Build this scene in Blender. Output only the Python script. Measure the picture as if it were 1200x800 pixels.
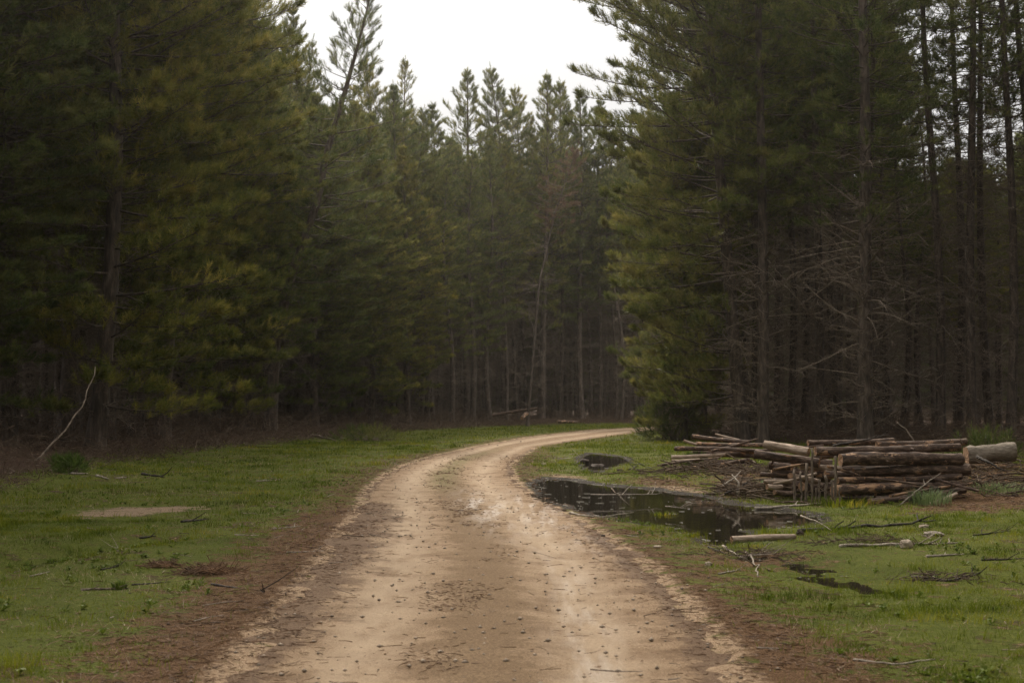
import bpy, math, random
import numpy as np
from mathutils import Vector, Matrix, Euler

R = math.radians
rng = np.random.default_rng(7)
random.seed(7)
for o in list(bpy.data.objects):
    bpy.data.objects.remove(o)
scene = bpy.context.scene
COL = scene.collection

# ------------------------------------------------------------------ camera
CAM_Z = 1.5
F = 50.0 / 36.0 * 1200.0
PITCH = math.atan(76.0 / F)
cam_d = bpy.data.cameras.new("camera")
cam = bpy.data.objects.new("camera", cam_d)
COL.objects.link(cam)
cam.location = (0, 0, CAM_Z)
cam.rotation_euler = (R(90) + PITCH, 0, 0)
cam_d.sensor_width = 36
cam_d.lens = 50
cam_d.clip_start = 0.1
cam_d.clip_end = 3000
cam_d.dof.use_dof = True
cam_d.dof.focus_distance = 34
cam_d.dof.aperture_fstop = 5.0
scene.camera = cam

# ------------------------------------------------------------------ world: overcast sky
SUN_EL, SUN_AZ = R(41), R(-17)          # azimuth measured from +Y towards +X
w = bpy.data.worlds.new("World")
scene.world = w
w.use_nodes = True
nt = w.node_tree
nt.nodes.clear()
def N(tree, typ, **kw):
    n = tree.nodes.new(typ)
    for k, v in kw.items():
        setattr(n, k, v)
    return n
out = N(nt, 'ShaderNodeOutputWorld')
bg = N(nt, 'ShaderNodeBackground')
bg.inputs['Strength'].default_value = 0.10
sky = N(nt, 'ShaderNodeTexSky', sky_type='NISHITA')
sky.sun_disc = False
sky.sun_elevation = SUN_EL
sky.sun_rotation = SUN_AZ
sky.dust_density = 4.0
hsv = N(nt, 'ShaderNodeHueSaturation')
hsv.inputs['Saturation'].default_value = 0.15
tc = N(nt, 'ShaderNodeTexCoord')
sep = N(nt, 'ShaderNodeSeparateXYZ')
mr = N(nt, 'ShaderNodeMapRange')
mr.inputs['From Min'].default_value = 0.0
mr.inputs['From Max'].default_value = 1.0
mr.inputs['To Min'].default_value = 3.5
mr.inputs['To Max'].default_value = 21.5
nz = N(nt, 'ShaderNodeTexNoise')
nz.inputs['Scale'].default_value = 2.2
nz.inputs['Detail'].default_value = 4
mp = N(nt, 'ShaderNodeMapping')
mp.inputs['Scale'].default_value = (1, 1, 3.0)
nr = N(nt, 'ShaderNodeMapRange')
nr.inputs['From Min'].default_value = 0.3
nr.inputs['From Max'].default_value = 0.7
nr.inputs['To Min'].default_value = 0.965
nr.inputs['To Max'].default_value = 1.035
mul = N(nt, 'ShaderNodeMath', operation='MULTIPLY')
cc = N(nt, 'ShaderNodeVectorMath', operation='SCALE')
cc.inputs[0].default_value = (1.0, 0.985, 0.975)
mix = N(nt, 'ShaderNodeMix', data_type='RGBA')
mix.inputs[0].default_value = 0.90
L = nt.links.new
L(tc.outputs['Generated'], sep.inputs[0]); L(sep.outputs['Z'], mr.inputs['Value'])
L(tc.outputs['Generated'], mp.inputs[0]); L(mp.outputs[0], nz.inputs['Vector'])
L(nz.outputs[0], nr.inputs['Value']); L(mr.outputs[0], mul.inputs[0]); L(nr.outputs[0], mul.inputs[1])
L(mul.outputs[0], cc.inputs['Scale'])
L(sky.outputs[0], hsv.inputs['Color']); L(hsv.outputs[0], mix.inputs[6]); L(cc.outputs[0], mix.inputs[7])
L(mix.outputs[2], bg.inputs[0]); L(bg.outputs[0], out.inputs[0])

sun_d = bpy.data.lights.new("sun", 'SUN')
sun_d.energy = 3.0
sun_d.angle = R(8)
sun_d.color = (1.0, 0.9, 0.76)
sun = bpy.data.objects.new("sun", sun_d)
COL.objects.link(sun)
sdir = Vector((math.sin(SUN_AZ) * math.cos(SUN_EL), math.cos(SUN_AZ) * math.cos(SUN_EL), math.sin(SUN_EL)))
sun.rotation_euler = sdir.to_track_quat('Z', 'Y').to_euler()
sun.location = (0, 0, 60)

scene.view_settings.view_transform = 'Standard'
scene.view_settings.look = 'None'
scene.view_settings.exposure = 0.32
scene.view_settings.gamma = 1.0
scene.view_settings.use_curve_mapping = False
scene.cycles.max_bounces = 6
scene.cycles.volume_bounces = 0
scene.cycles.diffuse_bounces = 3
scene.cycles.glossy_bounces = 2
scene.cycles.transmission_bounces = 3
scene.cycles.use_denoising = True
scene.cycles.use_adaptive_sampling = False
scene.cycles.use_light_tree = False

# ------------------------------------------------------------------ helpers
def tag(o, label=None, cat=None, group=None, kind=None):
    if label: o['label'] = label
    if cat: o['category'] = cat
    if group: o['group'] = group
    if kind: o['kind'] = kind
    return o

def smooth(a, b, x):
    t = np.clip((x - a) / (b - a), 0, 1)
    return t * t * (3 - 2 * t)

def _hash(ix, iy, s):
    h = (ix * 374761393 + iy * 668265263 + s * 974711) & 0x7fffffff
    h = ((h ^ (h >> 13)) * 1274126177) & 0x7fffffff
    return ((h ^ (h >> 16)) & 0xffff) / 65535.0

def vnoise(x, y, s=0):
    x = np.asarray(x, float); y = np.asarray(y, float)
    ix = np.floor(x).astype(np.int64); iy = np.floor(y).astype(np.int64)
    fx = x - ix; fy = y - iy
    fx = fx * fx * (3 - 2 * fx); fy = fy * fy * (3 - 2 * fy)
    a = _hash(ix, iy, s); b = _hash(ix + 1, iy, s); c = _hash(ix, iy + 1, s); d = _hash(ix + 1, iy + 1, s)
    return (a * (1 - fx) + b * fx) * (1 - fy) + (c * (1 - fx) + d * fx) * fy

def fbm(x, y, s=0, o=4):
    t = 0; a = 0.5; n = 0
    x = np.asarray(x, float); y = np.asarray(y, float)
    for i in range(o):
        t = t + a * vnoise(x, y, s + i * 17); n += a
        x = x * 2.03 + 5.1; y = y * 2.03 + 3.7; a *= 0.5
    return t / n

def sdist(poly, x, y, closed=True):
    """signed distance to a polygon, negative inside"""
    x = np.asarray(x, float); y = np.asarray(y, float)
    p = np.asarray(poly, float)
    n = len(p)
    best = np.full(x.shape, 1e9)
    inside = np.zeros(x.shape, bool)
    for i in range(n if closed else n - 1):
        ax, ay = p[i]; bx, by = p[(i + 1) % n]
        dx, dy = bx - ax, by - ay
        t = np.clip(((x - ax) * dx + (y - ay) * dy) / (dx * dx + dy * dy + 1e-12), 0, 1)
        best = np.minimum(best, (x - ax - t * dx) ** 2 + (y - ay - t * dy) ** 2)
        if closed:
            c = ((ay > y) != (by > y)) & (x < (bx - ax) * (y - ay) / ((by - ay) if by != ay else 1e-12) + ax)
            inside ^= c
    d = np.sqrt(best)
    return np.where(inside, -d, d) if closed else d

def ray(px, py):
    u = (px - 600) / F; v = (400 - py) / F
    c, s = math.cos(PITCH), math.sin(PITCH)
    return np.array([u, c - v * s, s + v * c])

def at(px, py, Y):
    d = ray(px, py); k = Y / d[1]
    return np.array([d[0] * k, Y, CAM_Z + d[2] * k])

def flat(px, py, z=0.0):
    d = ray(px, py); k = (z - CAM_Z) / d[2]
    return np.array([d[0] * k, d[1] * k])

# ------------------------------------------------------------------ layout (metres)
CLEAR = [(-6.8, -14), (-6.8, 3), (-7.4, 12), (-9.4, 26), (-10.6, 36), (-10.6, 44.6), (-9.8, 54.3), (-8.4, 69.5), (-5.3, 89), (1.4, 112),
         (10.7, 119), (25, 129), (50, 140), (50, 122), (27, 111), (13, 94), (9.2, 80), (8.0, 68), (8.8, 60), (11.5, 54.5), (15, 49.5),
         (16.6, 44), (15.5, 36), (13.5, 28), (9.6, 19), (6.9, 11), (5.8, 4), (5.8, -14)]  # near edges pulled in so unseen trees shade the foreground corners
ROAD_R = [(1.2, -14), (1.2, 4), (1.3, 7.7), (1.42, 11.2), (1.38, 14.4), (0.98, 20), (0.5, 25.3), (0.05, 31), (0, 39), (1.0, 54.3), (4.2, 69.5), (9.3, 92.6), (16, 104), (28, 114.5), (50, 126)]
ROAD_L = [(-1.6, -14), (-1.6, 4), (-1.62, 7.7), (-1.78, 11.2), (-1.95, 15.2), (-2.25, 20.2), (-2.75, 27), (-2.9, 33), (-2.6, 42.4), (-1.2, 56), (0.6, 69.5), (5.1, 92), (11.2, 107.5), (24, 119), (49, 131)]
def dens(line, n=600):
    p = np.array(line, float)
    s = np.r_[0, np.cumsum(np.hypot(*np.diff(p, axis=0).T))]
    # catmull-ish smoothing through dense resample and blur
    t = np.linspace(0, s[-1], n)
    q = np.stack([np.interp(t, s, p[:, 0]), np.interp(t, s, p[:, 1])], 1)
    k = 13
    qq = np.pad(q, ((k, k), (0, 0)), mode='edge')
    ker = np.hanning(2 * k + 3)[1:-1]; ker /= ker.sum()
    return np.stack([np.convolve(qq[:, i], ker, 'valid') for i in (0, 1)], 1)
RR = dens(ROAD_R, 700); RL = dens(ROAD_L, 700)
ROADPOLY = np.vstack([RL[::6], RR[::6][::-1]])

WZ = -0.09
def fp(pts, z=WZ):
    return [tuple(flat(a, b, z)) for a, b in pts]
PUD1 = fp([(622, 567), (640, 560), (672, 562), (700, 567), (740, 571), (768, 573), (790, 577), (825, 581), (862, 590), (905, 595), (958, 603), (968, 612), (930, 619), (880, 622),
           (868, 632), (850, 641), (826, 640), (818, 629), (790, 622), (750, 615), (706, 607), (668, 596), (640, 586)])
PUD2 = fp([(676, 537), (690, 531), (706, 532), (735, 536), (742, 542), (715, 548), (700, 555), (686, 552), (680, 544)])
PUD3 = fp([(868, 645), (905, 648), (925, 660), (962, 668), (1002, 682), (1035, 694), (1010, 698), (975, 688), (930, 676), (900, 664), (872, 655)])
LITTER = [fp(p, 0) for p in (
    [(400, 592), (455, 587), (486, 596), (474, 612), (448, 640), (415, 680), (385, 720), (320, 765), (270, 815), (90, 820), (190, 735), (262, 682), (305, 645), (345, 610)],
    [(700, 620), (760, 640), (830, 690), (900, 720), (980, 760), (1040, 810), (860, 810), (830, 740), (790, 690), (740, 655)],
    [(735, 562), (790, 568), (830, 573), (800, 560), (760, 557)],
    [(830, 640), (880, 644), (920, 640), (905, 652), (870, 660), (830, 652)],
    [(1040, 575), (1200, 545), (1230, 592), (1160, 598), (1090, 596)],
    [(830, 540), (900, 552), (900, 575), (850, 580)])]
SAND = [fp([(85, 603), (130, 594), (190, 591), (240, 592), (215, 598), (160, 603), (110, 606)], 0),
        fp([(625, 558), (650, 553), (690, 556), (660, 562)], 0), fp([(745, 566), (800, 566), (830, 574), (770, 572)], 0)]
SWALE = fp([(-80, 668), (0, 660), (60, 648), (130, 636), (190, 628)], 0)

def base_h(x, y):
    x = np.asarray(x, float); y = np.asarray(y, float)
    z = 0.10 * (fbm(x / 6, y / 6, 1) - 0.5) + 0.05 * (fbm(x / 0.9, y / 0.9, 9) - 0.5)
    z = z * smooth(0, 1.2, np.maximum(sdist(ROADPOLY, x, y), 0)) + 0.0
    dc = sdist(CLEAR, x, y)
    z = z + 0.38 * smooth(-1.5, 3.0, dc) + (dc > -1.0) * smooth(-1, 2, dc) * 0.35 * (fbm(x / 1.7, y / 1.7, 4) - 0.4)
    z = z - 0.10 * np.exp(-(sdist(SWALE, x, y, False) / 0.35) ** 2)
    # low grassy rise under the log stacks
    z = z + 0.07 * np.exp(-(((x - 6.3) / 3.0) ** 2 + ((y - 24.5) / 2.2) ** 2))
    z = z + 0.33 * np.exp(-(((x - 10.3) / 2.2) ** 2 + ((y - 29.5) / 3.0) ** 2))
    wob = 0.25 * (fbm(x / 0.5, y / 0.35, 21) - 0.5) * 2
    d3 = [sdist(P_, x, y) for P_ in (PUD1, PUD2, PUD3)]
    near = smooth(3.5, 0.2, np.minimum(np.minimum(d3[0], d3[1]), d3[2]))
    z = z * (1 - near) + (WZ + 0.035 + 0.25 * (z - 0.02)) * near
    k = smooth(0.5, -0.2, d3[2])
    z = z * (1 - k) + (WZ + 0.12 * (fbm(x / 0.22, y / 0.3, 44) - 0.5) - 0.004) * k
    for d0, dpt in ((d3[0], 1.0), (d3[1], 0.8)):
        d = d0 + wob * (0.9 if dpt == 1.0 else 1.1)
        k = smooth(0.28, -0.3, d)
        z = z * (1 - k) + (WZ - 0.16 * dpt * smooth(0.1, -0.6, d) + 0.01) * k
    return z

def road_d(x, y):
    return sdist(ROADPOLY, x, y)

def ground_h(x, y):
    d = road_d(x, y)
    n = fbm(np.asarray(x) / 0.35, np.asarray(y) / 0.35, 33)
    return base_h(x, y) - 0.06 * smooth(0.12, -0.25, d + 0.5 * (n - 0.5))

def gh(x, y):
    return float(ground_h(np.array([x]), np.array([y]))[0])

def P(px, py, dz=0.0):
    """ground point seen at a photograph position"""
    d = ray(px, py)
    t = np.geomspace(5, 150, 1600)
    x, y, z = d[0] * t, d[1] * t, CAM_Z + d[2] * t
    h = np.maximum(ground_h(x, y), WZ * (sdist(PUD1, x, y) < 0) - 9 * (sdist(PUD1, x, y) >= 0))
    k = np.nonzero(z < h)[0]
    k = k[0] if len(k) else len(t) - 1
    return np.array([x[k], y[k], h[k] + dz])

# ------------------------------------------------------------------ mesh building from arrays
class Geo:
    def __init__(s):
        s.v = []; s.f = []; s.n = 0
    def add(s, v, f):
        v = np.asarray(v, np.float32).reshape(-1, 3); f = np.asarray(f, np.int64)
        s.v.append(v); s.f.append(f + s.n); s.n += len(v)
    def verts(s):
        return np.concatenate(s.v) if s.v else np.zeros((0, 3), np.float32)
    def mesh(s, name, mat, smooth_=True, warp=None):
        me = bpy.data.meshes.new(name)
        v = s.verts()
        if warp is not None: v = warp(v).astype(np.float32)
        me.vertices.add(len(v)); me.vertices.foreach_set('co', v.ravel())
        tot = np.concatenate([np.full(len(f), f.shape[1], np.int32) for f in s.f])
        idx = np.concatenate([f.ravel() for f in s.f]).astype(np.int32)
        me.loops.add(len(idx)); me.loops.foreach_set('vertex_index', idx)
        st = np.r_[0, np.cumsum(tot)[:-1]].astype(np.int32)
        me.polygons.add(len(tot)); me.polygons.foreach_set('loop_start', st); me.polygons.foreach_set('loop_total', tot)
        me.polygons.foreach_set('use_smooth', np.full(len(tot), smooth_))
        me.materials.append(mat)
        me.update(calc_edges=True)
        return me

def obj(name, me, parent=None, loc=None):
    o = bpy.data.objects.new(name, me); COL.objects.link(o)
    if parent is not None: o.parent = parent
    if loc is not None: o.location = loc
    return o

def unit(v):
    return v / (np.linalg.norm(v, axis=-1, keepdims=True) + 1e-9)

def tubes(g, pts, rad, k=4, cap=False, seed=0, rough=0.0):
    """pts (N,S,3), rad (N,S) -> tubes"""
    pts = np.asarray(pts, float); rad = np.asarray(rad, float)
    if pts.ndim == 2: pts = pts[None]; rad = rad[None]
    n, S, _ = pts.shape
    t = np.gradient(pts, axis=1); t = unit(t)
    ref = np.where(np.abs(t[..., 2:3]) > 0.9, np.array([1.0, 0, 0]), np.array([0, 0, 1.0]))
    a = unit(np.cross(t, ref)); b = np.cross(t, a)
    ph = np.arange(k) / k * 2 * np.pi
    rr = rad[:, :, None] * np.ones(k)
    if rough:
        rr = rr * (1 + rough * (np.random.default_rng(seed).random(rr.shape) - 0.5))
    v = pts[:, :, None] + rr[..., None] * (a[:, :, None] * np.cos(ph)[:, None] + b[:, :, None] * np.sin(ph)[:, None])
    i = np.arange(n)[:, None, None] * S * k; s = np.arange(S - 1)[None, :, None] * k; j = np.arange(k)[None, None]
    j2 = (j + 1) % k
    f = np.stack(np.broadcast_arrays(i + s + j, i + s + j2, i + s + k + j2, i + s + k + j), -1).reshape(-1, 4)
    g.add(v.reshape(-1, 3), f)
    if cap:
        for e in (0, S - 1):
            f = (np.arange(n)[:, None] * S * k + e * k + (np.arange(k)[None] if e else np.arange(k)[None][:, ::-1]))
            g.add(np.zeros((0, 3)), f - g.n + (g.n - n * S * k) if False else f + 0) if False else g.f.append(f + g.n - n * S * k)

# ------------------------------------------------------------------ materials
def mat(name):
    m = bpy.data.materials.new(name); m.use_nodes = True
    t = m.node_tree; t.nodes.clear()
    o = N(t, 'ShaderNodeOutputMaterial')
    b = N(t, 'ShaderNodeBsdfPrincipled')
    t.links.new(b.outputs[0], o.inputs[0])
    return m, t, b, o

def noise(t, vec, scale, detail=4, rough=0.55, stretch=None):
    n = N(t, 'ShaderNodeTexNoise')
    n.inputs['Scale'].default_value = scale; n.inputs['Detail'].default_value = detail; n.inputs['Roughness'].default_value = rough
    if stretch:
        m = N(t, 'ShaderNodeMapping'); m.inputs['Scale'].default_value = stretch
        t.links.new(vec, m.inputs[0]); vec = m.outputs[0]
    t.links.new(vec, n.inputs['Vector'])
    return n.outputs[0]

def ramp(t, fac, stops, interp='LINEAR'):
    r = N(t, 'ShaderNodeValToRGB'); r.color_ramp.interpolation = interp
    e = r.color_ramp.elements
    while len(e) < len(stops): e.new(0.5)
    for i, (p, c) in enumerate(stops):
        e[i].position = p
        e[i].color = (*c, 1) if isinstance(c, tuple) else (c, c, c, 1)
    if fac is not None: t.links.new(fac, r.inputs[0])
    return r.outputs[0]

def mixc(t, fac, a, b, mode='MIX'):
    m = N(t, 'ShaderNodeMix', data_type='RGBA', blend_type=mode)
    for s, v in ((0, fac), (6, a), (7, b)):
        if isinstance(v, (int, float)): m.inputs[s].default_value = v
        elif isinstance(v, tuple): m.inputs[s].default_value = (*v, 1)
        else: t.links.new(v, m.inputs[s])
    return m.outputs[2]

def mth(t, op, a, b=None, c=None, clamp=False):
    m = N(t, 'ShaderNodeMath', operation=op, use_clamp=clamp)
    for i, v in enumerate((a, b, c)):
        if v is None: continue
        if isinstance(v, (int, float)): m.inputs[i].default_value = v
        else: t.links.new(v, m.inputs[i])
    return m.outputs[0]

def sstep(t, x, a, b):
    m = N(t, 'ShaderNodeMapRange', interpolation_type='SMOOTHSTEP')
    m.inputs['From Min'].default_value = a; m.inputs['From Max'].default_value = b
    t.links.new(x, m.inputs['Value'])
    return m.outputs[0]

def bump(t, h, strength, dist, b):
    n = N(t, 'ShaderNodeBump'); n.inputs['Strength'].default_value = strength; n.inputs['Distance'].default_value = dist
    t.links.new(h, n.inputs['Height']); t.links.new(n.outputs[0], b.inputs['Normal'])
    return n

def attr(t, name):
    a = N(t, 'ShaderNodeAttribute'); a.attribute_name = name
    return a.outputs['Fac']

def coords(t, kind='Object'):
    return N(t, 'ShaderNodeTexCoord').outputs[kind]

def worldpos(t):
    return N(t, 'ShaderNodeNewGeometry').outputs['Position']

def foliage_mat(name, c_dark, c_mid, c_light, transl=0.3, tint=None, patch=None):
    m, t, b, o = mat(name)
    oc = coords(t); info = N(t, 'ShaderNodeObjectInfo')
    n1 = noise(t, oc, 0.9, 3); n2 = noise(t, oc, 6.0, 2)
    f = mth(t, 'ADD', mth(t, 'MULTIPLY', n1, 0.6), mth(t, 'MULTIPLY', n2, 0.4))
    c = ramp(t, f, [(0.37, c_dark), (0.5, c_mid), (0.63, c_light)])
    if tint:
        br = sstep(t, noise(t, oc, 0.55, 2), 0.60, 0.72)
        c = mixc(t, mth(t, 'MULTIPLY', br, 0.35), c, tint)
    if patch:
        pf = mth(t, 'ADD', mth(t, 'MULTIPLY', noise(t, oc, 0.33, 4, 0.6), 0.65), mth(t, 'MULTIPLY', noise(t, oc, 2.1, 4, 0.65), 0.35))
        c = mixc(t, 1.0, c, ramp(t, pf, patch), 'MULTIPLY')
    v = ramp(t, info.outputs['Random'], [(0, (0.72, 0.78, 0.85)), (0.5, (1.0, 1.0, 1.0)), (1, (1.28, 1.12, 0.85))])
    c = mixc(t, 1.0, c, v, 'MULTIPLY')
    t.links.new(c, b.inputs['Base Color'])
    b.inputs['Roughness'].default_value = 0.55
    b.inputs['Specular IOR Level'].default_value = 0.12
    tr = N(t, 'ShaderNodeBsdfTranslucent'); t.links.new(c, tr.inputs[0])
    ms = N(t, 'ShaderNodeMixShader'); ms.inputs[0].default_value = transl
    t.links.new(b.outputs[0], ms.inputs[1]); t.links.new(tr.outputs[0], ms.inputs[2]); t.links.new(ms.outputs[0], o.inputs[0])
    return m

M = {}
M['needles'] = foliage_mat('pine_needles', (0.045, 0.068, 0.015), (0.13, 0.148, 0.03), (0.29, 0.265, 0.075), 0.42, (0.17, 0.12, 0.035))
M['needles_olive'] = foliage_mat('pine_needles_olive_lit', (0.055, 0.075, 0.016), (0.14, 0.15, 0.032), (0.28, 0.25, 0.075), 0.42, (0.2, 0.13, 0.04))  # dark and mid tones lifted, standing in for light on the edge pines
M['dead_needles'] = foliage_mat('dead_needles', (0.08, 0.045, 0.024), (0.15, 0.085, 0.045), (0.24, 0.15, 0.09), 0.25)
M['grass'] = foliage_mat('grass_blades', (0.072, 0.105, 0.008), (0.175, 0.21, 0.013), (0.31, 0.30, 0.04), 0.4, None, [(0.36, (0.32, 0.36, 0.4)), (0.46, (0.68, 0.74, 0.7)), (0.55, (1.05, 1.0, 0.95)), (0.66, (1.45, 1.05, 0.8))])
M['pale_grass'] = foliage_mat('pale_grass', (0.10, 0.14, 0.045), (0.17, 0.22, 0.08), (0.27, 0.31, 0.14), 0.3)
M['straw'] = foliage_mat('dead_straw', (0.16, 0.11, 0.05), (0.27, 0.2, 0.10), (0.42, 0.34, 0.2), 0.2)
M['weed'] = foliage_mat('weed_leaves', (0.05, 0.085, 0.012), (0.085, 0.13, 0.02), (0.14, 0.18, 0.035), 0.35)

def bark_mat(name, dark, mid, light, sc=1.0, moss=False):
    m, t, b, o = mat(name)
    oc = coords(t)
    n1 = noise(t, oc, 9 * sc, 6, 0.65, (1, 1, 0.22)); n2 = noise(t, oc, 1.1 * sc, 3)
    c = ramp(t, n1, [(0.32, dark), (0.52, mid), (0.72, light)])
    c = mixc(t, 1.0, c, ramp(t, n2, [(0.3, (0.7, 0.68, 0.65)), (0.7, (1.25, 1.22, 1.2))]), 'MULTIPLY')
    t.links.new(c, b.inputs['Base Color']); b.inputs['Roughness'].default_value = 0.9
    bump(t, n1, 0.8, 0.04, b)
    return m
M['bark'] = bark_mat('pine_bark', (0.025, 0.018, 0.013), (0.085, 0.062, 0.045), (0.19, 0.15, 0.12))
M['twig'] = bark_mat('dead_twig', (0.08, 0.06, 0.042), (0.19, 0.145, 0.105), (0.36, 0.29, 0.22), 3)
M['grey_wood'] = bark_mat('weathered_wood', (0.16, 0.13, 0.10), (0.33, 0.28, 0.22), (0.5, 0.44, 0.36), 3)
M['brush'] = bark_mat('brushwood', (0.045, 0.027, 0.015), (0.105, 0.068, 0.038), (0.22, 0.16, 0.10), 3)
M['dark_wood'] = bark_mat('wet_dark_wood', (0.015, 0.011, 0.008), (0.04, 0.03, 0.022), (0.10, 0.08, 0.06), 3)

def log_mat(name, peel, dark, mid, light, axis_stretch=(0.3, 1, 1)):
    """bark with torn patches showing orange wood; log runs along local X"""
    m, t, b, o = mat(name)
    oc = coords(t); info = N(t, 'ShaderNodeObjectInfo')
    va = N(t, 'ShaderNodeVectorMath', operation='ADD'); t.links.new(oc, va.inputs[0])
    cmb = N(t, 'ShaderNodeCombineXYZ'); t.links.new(mth(t, 'MULTIPLY', info.outputs['Random'], 37.0), cmb.inputs[0]); t.links.new(cmb.outputs[0], va.inputs[1])
    v = va.outputs[0]
    n1 = noise(t, v, 22, 6, 0.7, axis_stretch); n2 = noise(t, v, 8.5, 5, 0.65, (0.5, 1, 1)); n3 = noise(t, v, 30, 2, 0.5, (0.15, 1, 1))
    c = ramp(t, n1, [(0.33, dark), (0.52, mid), (0.7, light)])
    wood = ramp(t, n3, [(0.3, (0.28, 0.14, 0.07)), (0.7, (0.5, 0.31, 0.18))])
    pm = sstep(t, n2, peel, peel + 0.035)
    c = mixc(t, pm, c, wood)
    t.links.new(c, b.inputs['Base Color']); b.inputs['Roughness'].default_value = 0.85
    bump(t, mth(t, 'SUBTRACT', n1, mth(t, 'MULTIPLY', pm, 0.5)), 0.9, 0.03, b)
    return m
M['log_dark'] = log_mat('log_bark_dark', 0.60, (0.018, 0.010, 0.006), (0.085, 0.050, 0.031), (0.28, 0.195, 0.135))
M['log_peeled'] = log_mat('log_bark_peeled', 0.52, (0.025, 0.015, 0.010), (0.10, 0.06, 0.038), (0.26, 0.18, 0.12))
M['log_pale'] = log_mat('log_pale', 0.8, (0.2, 0.14, 0.10), (0.38, 0.28, 0.2), (0.55, 0.43, 0.33))
M['log_grey'] = log_mat('log_grey', 0.8, (0.10, 0.078, 0.053), (0.2, 0.16, 0.115), (0.31, 0.26, 0.19))

def end_mat():
    m, t, b, o = mat('cut_wood')
    oc = coords(t)
    s = N(t, 'ShaderNodeSeparateXYZ'); t.links.new(oc, s.inputs[0])
    r = mth(t, 'SQRT', mth(t, 'ADD', mth(t, 'MULTIPLY', s.outputs[1], s.outputs[1]), mth(t, 'MULTIPLY', s.outputs[2], s.outputs[2])))
    r = mth(t, 'ADD', r, mth(t, 'MULTIPLY', noise(t, oc, 8, 3), 0.02))
    rings = mth(t, 'SINE', mth(t, 'MULTIPLY', r, 700))
    c = ramp(t, mth(t, 'MULTIPLY_ADD', rings, 0.5, 0.5), [(0.0, (0.30, 0.16, 0.08)), (1.0, (0.5, 0.31, 0.18))])
    c = mixc(t, sstep(t, noise(t, oc, 14, 4), 0.45, 0.7), c, (0.16, 0.10, 0.07))
    t.links.new(c, b.inputs['Base Color']); b.inputs['Roughness'].default_value = 0.85
    return m
M['cut'] = end_mat()

def ground_mat():
    m, t, b, o = mat('meadow_ground')
    wp = worldpos(t)
    fine = noise(t, wp, 22, 5, 0.7); mid = noise(t, wp, 3.0, 5, 0.65); big = noise(t, wp, 0.45, 4, 0.6); vf = noise(t, wp, 90, 3, 0.7)
    gfine = mth(t, 'ADD', mth(t, 'MULTIPLY', fine, 0.6), mth(t, 'MULTIPLY', big, 0.4))
    grass = ramp(t, gfine, [(0.3, (0.035, 0.042, 0.008)), (0.5, (0.095, 0.11, 0.017)), (0.72, (0.18, 0.175, 0.04))])
    soil = ramp(t, fine, [(0.3, (0.028, 0.018, 0.011)), (0.5, (0.07, 0.045, 0.028)), (0.72, (0.15, 0.105, 0.07))])
    c = mixc(t, sstep(t, mth(t, 'ADD', mth(t, 'MULTIPLY', mid, 0.5), mth(t, 'MULTIPLY', big, 0.5)), 0.53, 0.62), grass, soil)
    lit = ramp(t, vf, [(0.3, (0.035, 0.018, 0.009)), (0.5, (0.115, 0.06, 0.028)), (0.7, (0.27, 0.17, 0.09))])
    def blend(c, name, col, lo=0.35, hi=0.6, k=0.9):
        a = mth(t, 'ADD', attr(t, name), mth(t, 'MULTIPLY', mth(t, 'SUBTRACT', mth(t, 'ADD', mth(t, 'MULTIPLY', mid, 0.6), mth(t, 'MULTIPLY', fine, 0.4)), 0.5), k * 2))
        f = sstep(t, a, lo, hi)
        return mixc(t, f, c, col), f
    c, fl = blend(c, 'litter', lit, 0.22, 0.65, 2.2)
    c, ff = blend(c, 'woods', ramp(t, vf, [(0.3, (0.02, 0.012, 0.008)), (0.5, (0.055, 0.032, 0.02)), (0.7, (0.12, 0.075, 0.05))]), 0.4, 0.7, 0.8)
    grav = ramp(t, vf, [(0.3, (0.2, 0.125, 0.07)), (0.5, (0.38, 0.26, 0.16)), (0.72, (0.58, 0.44, 0.31))])
    c, fs = blend(c, 'sand', ramp(t, vf, [(0.3, (0.15, 0.095, 0.055)), (0.5, (0.29, 0.20, 0.125)), (0.72, (0.44, 0.33, 0.23))]), 0.42, 0.85, 2.3)
    c, fr = blend(c, 'verge', grav, 0.6, 1.0, 1.1)
    mud = ramp(t, fine, [(0.3, (0.012, 0.009, 0.006)), (0.7, (0.05, 0.036, 0.022))])
    c, fm = blend(c, 'mud', mud, 0.45, 0.75, 0.7)
    t.links.new(c, b.inputs['Base Color'])
    t.links.new(mth(t, 'MULTIPLY_ADD', fm, -0.25, 0.95), b.inputs['Roughness'])
    b.inputs['Specular IOR Level'].default_value = 0.08
    bump(t, mth(t, 'ADD', mth(t, 'MULTIPLY', mid, 1.0), mth(t, 'ADD', fine, mth(t, 'MULTIPLY', vf, 0.3))), 0.9, 0.06, b)
    return m
M['ground'] = ground_mat()

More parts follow.
